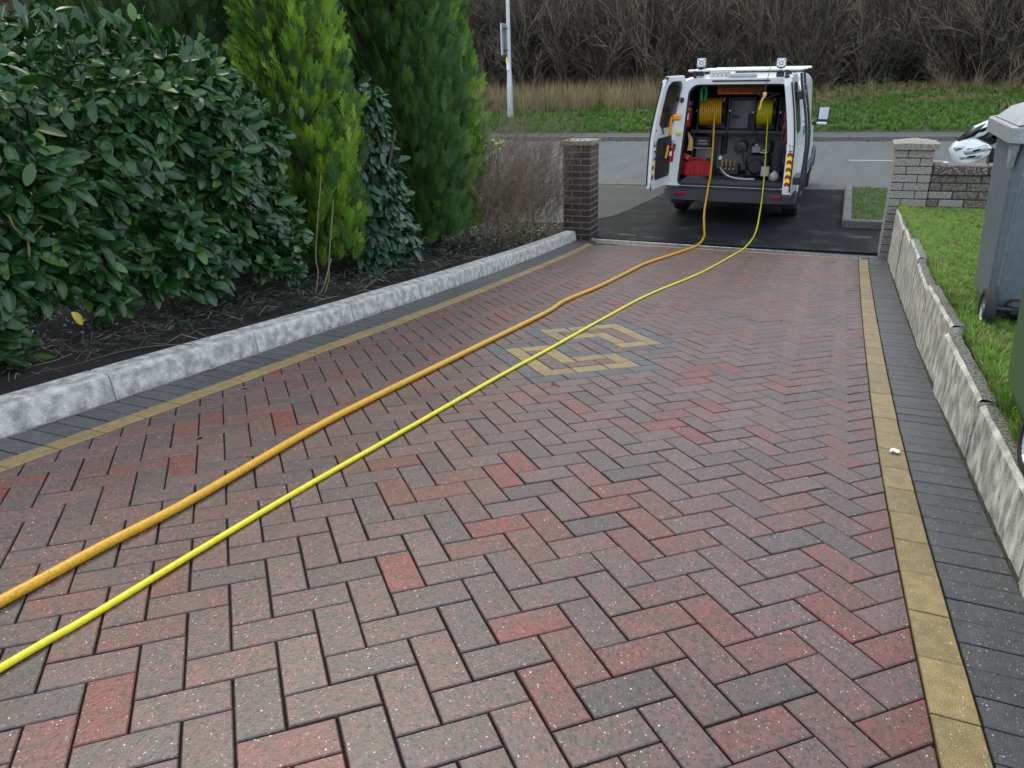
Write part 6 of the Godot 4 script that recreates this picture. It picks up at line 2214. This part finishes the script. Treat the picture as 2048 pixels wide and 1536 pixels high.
func shell(b: MB, prof: PackedVector2Array, w0: float, w1: float, xf: Transform3D) -> void:   # side outline puffed across: full width w0 in the middle, w1 at the rim
	var c := Vector2.ZERO
	for p in prof: c += p / prof.size()
	var rows := []
	for l in [[1.0, 0.0, -1], [1.0, w1, -1]]: pass
	for e in [[0.0, w0, -1.0], [0.6, w0 * 0.92, -1.0], [0.88, lerpf(w0, w1, 0.5), -1.0], [1.0, w1, -1.0], [1.0, w1, 1.0], [0.88, lerpf(w0, w1, 0.5), 1.0], [0.6, w0 * 0.92, 1.0], [0.0, w0, 1.0]]:
		var r := []
		for p in prof:
			var q: Vector2 = c + (p - c) * e[0]
			r.append(xf * Vector3(q.x, q.y, e[2] * e[1] * 0.5))
		rows.append(r)
	b.grid(rows, true, xf * Vector3(c.x, c.y, 0))

func build_scooter() -> void:
	# faces left (-x); stands on the street beyond the low wall
	var at := Vector3(2.55, 0.0, -11.9)
	var t := thing("scooter", "white and silver motor scooter parked beyond the low wall", "scooter", at)
	t.scale = Vector3(1.05, 1.05, 1.05)
	var xf := Transform3D(Basis.IDENTITY, Vector3.ZERO)
	var b := MB.new()
	shell(b, PackedVector2Array([Vector2(-0.40, 0.86), Vector2(-0.36, 0.94), Vector2(-0.28, 1.02), Vector2(-0.12, 1.03), Vector2(0.06, 0.95), Vector2(0.13, 0.88), Vector2(0.10, 0.80), Vector2(-0.05, 0.70), Vector2(-0.22, 0.60), Vector2(-0.34, 0.74)]), 0.34, 0.20, xf)
	put("front_fairing", b, M.scooter_white, t)
	b = MB.new()
	shell(b, PackedVector2Array([Vector2(-0.24, 0.87), Vector2(0.02, 0.95), Vector2(0.11, 0.88), Vector2(-0.2, 0.80)]), 0.37, 0.30, xf)
	shell(b, PackedVector2Array([Vector2(-0.30, 0.80), Vector2(0.06, 0.86), Vector2(-0.02, 0.76), Vector2(-0.26, 0.74)]), 0.365, 0.28, xf)
	put("side_panel", b, M.scooter_silver, t)
	b = MB.new()
	shell(b, PackedVector2Array([Vector2(-0.31, 1.00), Vector2(-0.14, 1.18), Vector2(0.10, 1.30), Vector2(0.19, 1.33), Vector2(0.12, 1.20), Vector2(-0.02, 1.06), Vector2(-0.14, 1.02)]), 0.30, 0.16, xf)
	put("windshield_cowl", b, M.scooter_white, t)
	b = MB.new()
	shell(b, PackedVector2Array([Vector2(-0.32, 0.99), Vector2(-0.16, 1.165), Vector2(-0.02, 1.235), Vector2(-0.05, 1.12), Vector2(-0.13, 1.045)]), 0.312, 0.20, xf)
	shell(b, PackedVector2Array([Vector2(-0.06, 1.02), Vector2(0.13, 1.20), Vector2(0.24, 1.12), Vector2(0.20, 1.0), Vector2(0.10, 0.93)]), 0.22, 0.12, xf)
	put("black_panel", b, M.scooter_black, t)
	b = MB.new()
	shell(b, PackedVector2Array([Vector2(-0.365, 0.90), Vector2(-0.34, 0.925), Vector2(-0.18, 0.93), Vector2(-0.26, 0.875), Vector2(-0.33, 0.855)]), 0.352, 0.28, xf)
	put("headlight", b, M.lens_face, t)
	b = MB.new()
	for s in [-1.0, 1.0]: b.tube(smooth([Vector3(0.13, 1.22, s * 0.14), Vector3(0.18, 1.30, s * 0.24), Vector3(0.15, 1.40, s * 0.30)], 4), 0.008, 6)
	b.tube([Vector3(0.17, 1.18, -0.34), Vector3(0.13, 1.20, -0.1), Vector3(0.13, 1.20, 0.1), Vector3(0.17, 1.18, 0.34)], 0.014, 8)
	put("handlebar", b, M.scooter_black, t)
	for s in [-1.0, 1.0]:
		b = MB.new()
		b.lathe([Vector2(0.0, 0.012), Vector2(0.03, 0.010), Vector2(0.042, 0.0), Vector2(0.036, -0.014), Vector2(0.0, -0.022)], 16, Transform3D(Basis(Vector3(0, 0, -1.0), Vector3(0.9, 0, 0.35), Vector3(0.0, 1.6, 0.0)), Vector3(0.15, 1.45, s * 0.31)))
		put("mirror", b, M.scooter_black, t)
	b = MB.new()
	shell(b, PackedVector2Array([Vector2(-0.62, 0.46), Vector2(-0.56, 0.60), Vector2(-0.42, 0.70), Vector2(-0.26, 0.66), Vector2(-0.24, 0.60), Vector2(-0.42, 0.63), Vector2(-0.55, 0.52)]), 0.17, 0.12, xf)
	put("front_mudguard", b, M.scooter_white, t)
	b = MB.new()
	shell(b, PackedVector2Array([Vector2(0.10, 0.90), Vector2(0.12, 0.40), Vector2(0.5, 0.30), Vector2(0.62, 0.30), Vector2(0.60, 0.42), Vector2(0.3, 0.44), Vector2(0.22, 0.86)]), 0.36, 0.26, xf)
	put("leg_shield", b, M.scooter_black, t)
	b = MB.new()
	shell(b, PackedVector2Array([Vector2(0.50, 0.45), Vector2(0.58, 0.72), Vector2(0.9, 0.74), Vector2(1.3, 0.86), Vector2(1.34, 0.78), Vector2(1.1, 0.5), Vector2(0.8, 0.42)]), 0.30, 0.16, xf)
	put("rear_body", b, M.scooter_white, t)
	b = MB.new()
	shell(b, PackedVector2Array([Vector2(0.54, 0.74), Vector2(0.6, 0.80), Vector2(0.9, 0.80), Vector2(1.2, 0.90), Vector2(1.2, 0.84), Vector2(0.9, 0.74)]), 0.28, 0.2, xf)
	put("seat", b, M.scooter_black, t)
	for wx in [-0.42, 1.0]:
		var o := Node3D.new()
		o.name = "wheel"
		t.add_child(o, true)
		o.position = Vector3(wx, 0.24, 0)
		var wf := Transform3D(Basis(Vector3(1, 0, 0), Vector3(0, 0, 1), Vector3(0, -1, 0)), Vector3.ZERO)
		b = MB.new()
		b.lathe([Vector2(0.15, -0.05), Vector2(0.22, -0.05), Vector2(0.24, -0.02), Vector2(0.24, 0.02), Vector2(0.22, 0.05), Vector2(0.15, 0.05)], 28, wf)
		put("tyre", b, M.rubber, o)
		b = MB.new()
		b.lathe([Vector2(0.0, -0.03), Vector2(0.155, -0.04), Vector2(0.155, 0.04), Vector2(0.0, 0.03)], 20, wf)
		put("rim", b, M.metal_grey, o)
	b = MB.new()
	for s in [-1.0, 1.0]: b.tube([Vector3(-0.42, 0.24, s * 0.07), Vector3(-0.2, 0.68, s * 0.06)], 0.016, 8)
	put("fork", b, M.dark_metal, t)

func build_small_things() -> void:
	var b := MB.new()
	var rows := []
	for i in 4:
		var r := []
		for k in 4: r.append(D(1.0 + i * 0.011 + k * 0.002, 1.65 + k * 0.012 - i * 0.004, 0.004 + 0.010 * absf(sin(i * 1.3 + k))))
		rows.append(r)
	b.grid(rows, false, D(1.0, 1.65, -1.0))
	simple("paper_scrap", b, M.white_plastic, "small crumpled white scrap lying on the gold border course", "litter")
	# a few dead leaves and twigs on the paving
	var lf := leaf_mesh(Color(0.085, 0.06, 0.045), Color(0.1, 0.07, 0.05), 0.3, 0.6, 0.3)
	for q in [[-0.55, 1.93], [-0.22, 3.0], [0.43, 4.05], [0.62, 5.4], [-1.92, 1.2], [-1.6, 0.6], [0.1, 6.3]]:
		var o := put("dead_leaf", lf, null, self, Transform3D(aim(Vector3(R(-1, 1), 0, R(-1, 1)), Vector3.UP).scaled(Vector3.ONE * R(0.02, 0.035)), D(q[0], q[1], 0.004)))
		o.set_meta("label", "tiny brown dead leaf lying on the block paving"); o.set_meta("category", "leaf"); o.set_meta("group", "dead leaves on the paving")
	# yellowed laurel leaf at the foot of the hedge
	var yl := leaf_mesh(Color(0.42, 0.32, 0.04), Color(0.5, 0.42, 0.1), 0.25, 0.3, 0.24)
	var o := put("yellow_leaf", yl, null, self, Transform3D(aim(Vector3(0.15, -0.85, -0.5), Vector3(1, 0.3, 0)).scaled(Vector3.ONE * 0.095), Vector3(-2.70, 1.235, -1.02)))
	o.set_meta("label", "single yellowed leaf hanging at the lower edge of the laurel hedge"); o.set_meta("category", "leaf")
	# ivy sprig lying over the kerb
	b = MB.new()
	b.col = Color(0.09, 0.07, 0.045)
	b.tube(smooth([Vector3(-2.62, soil_y(-1.1) + 0.05, -0.95), Vector3(-2.52, soil_y(-1.2) + 0.075, -1.12), Vector3(-2.45, soil_y(-1.3) + 0.06, -1.3), Vector3(-2.40, soil_y(-1.35) + 0.03, -1.42)], 5), 0.0025, 5)
	simple("ivy_sprig", b, M.twig, "thin ivy stem trailing over the concrete kerb", "ivy")
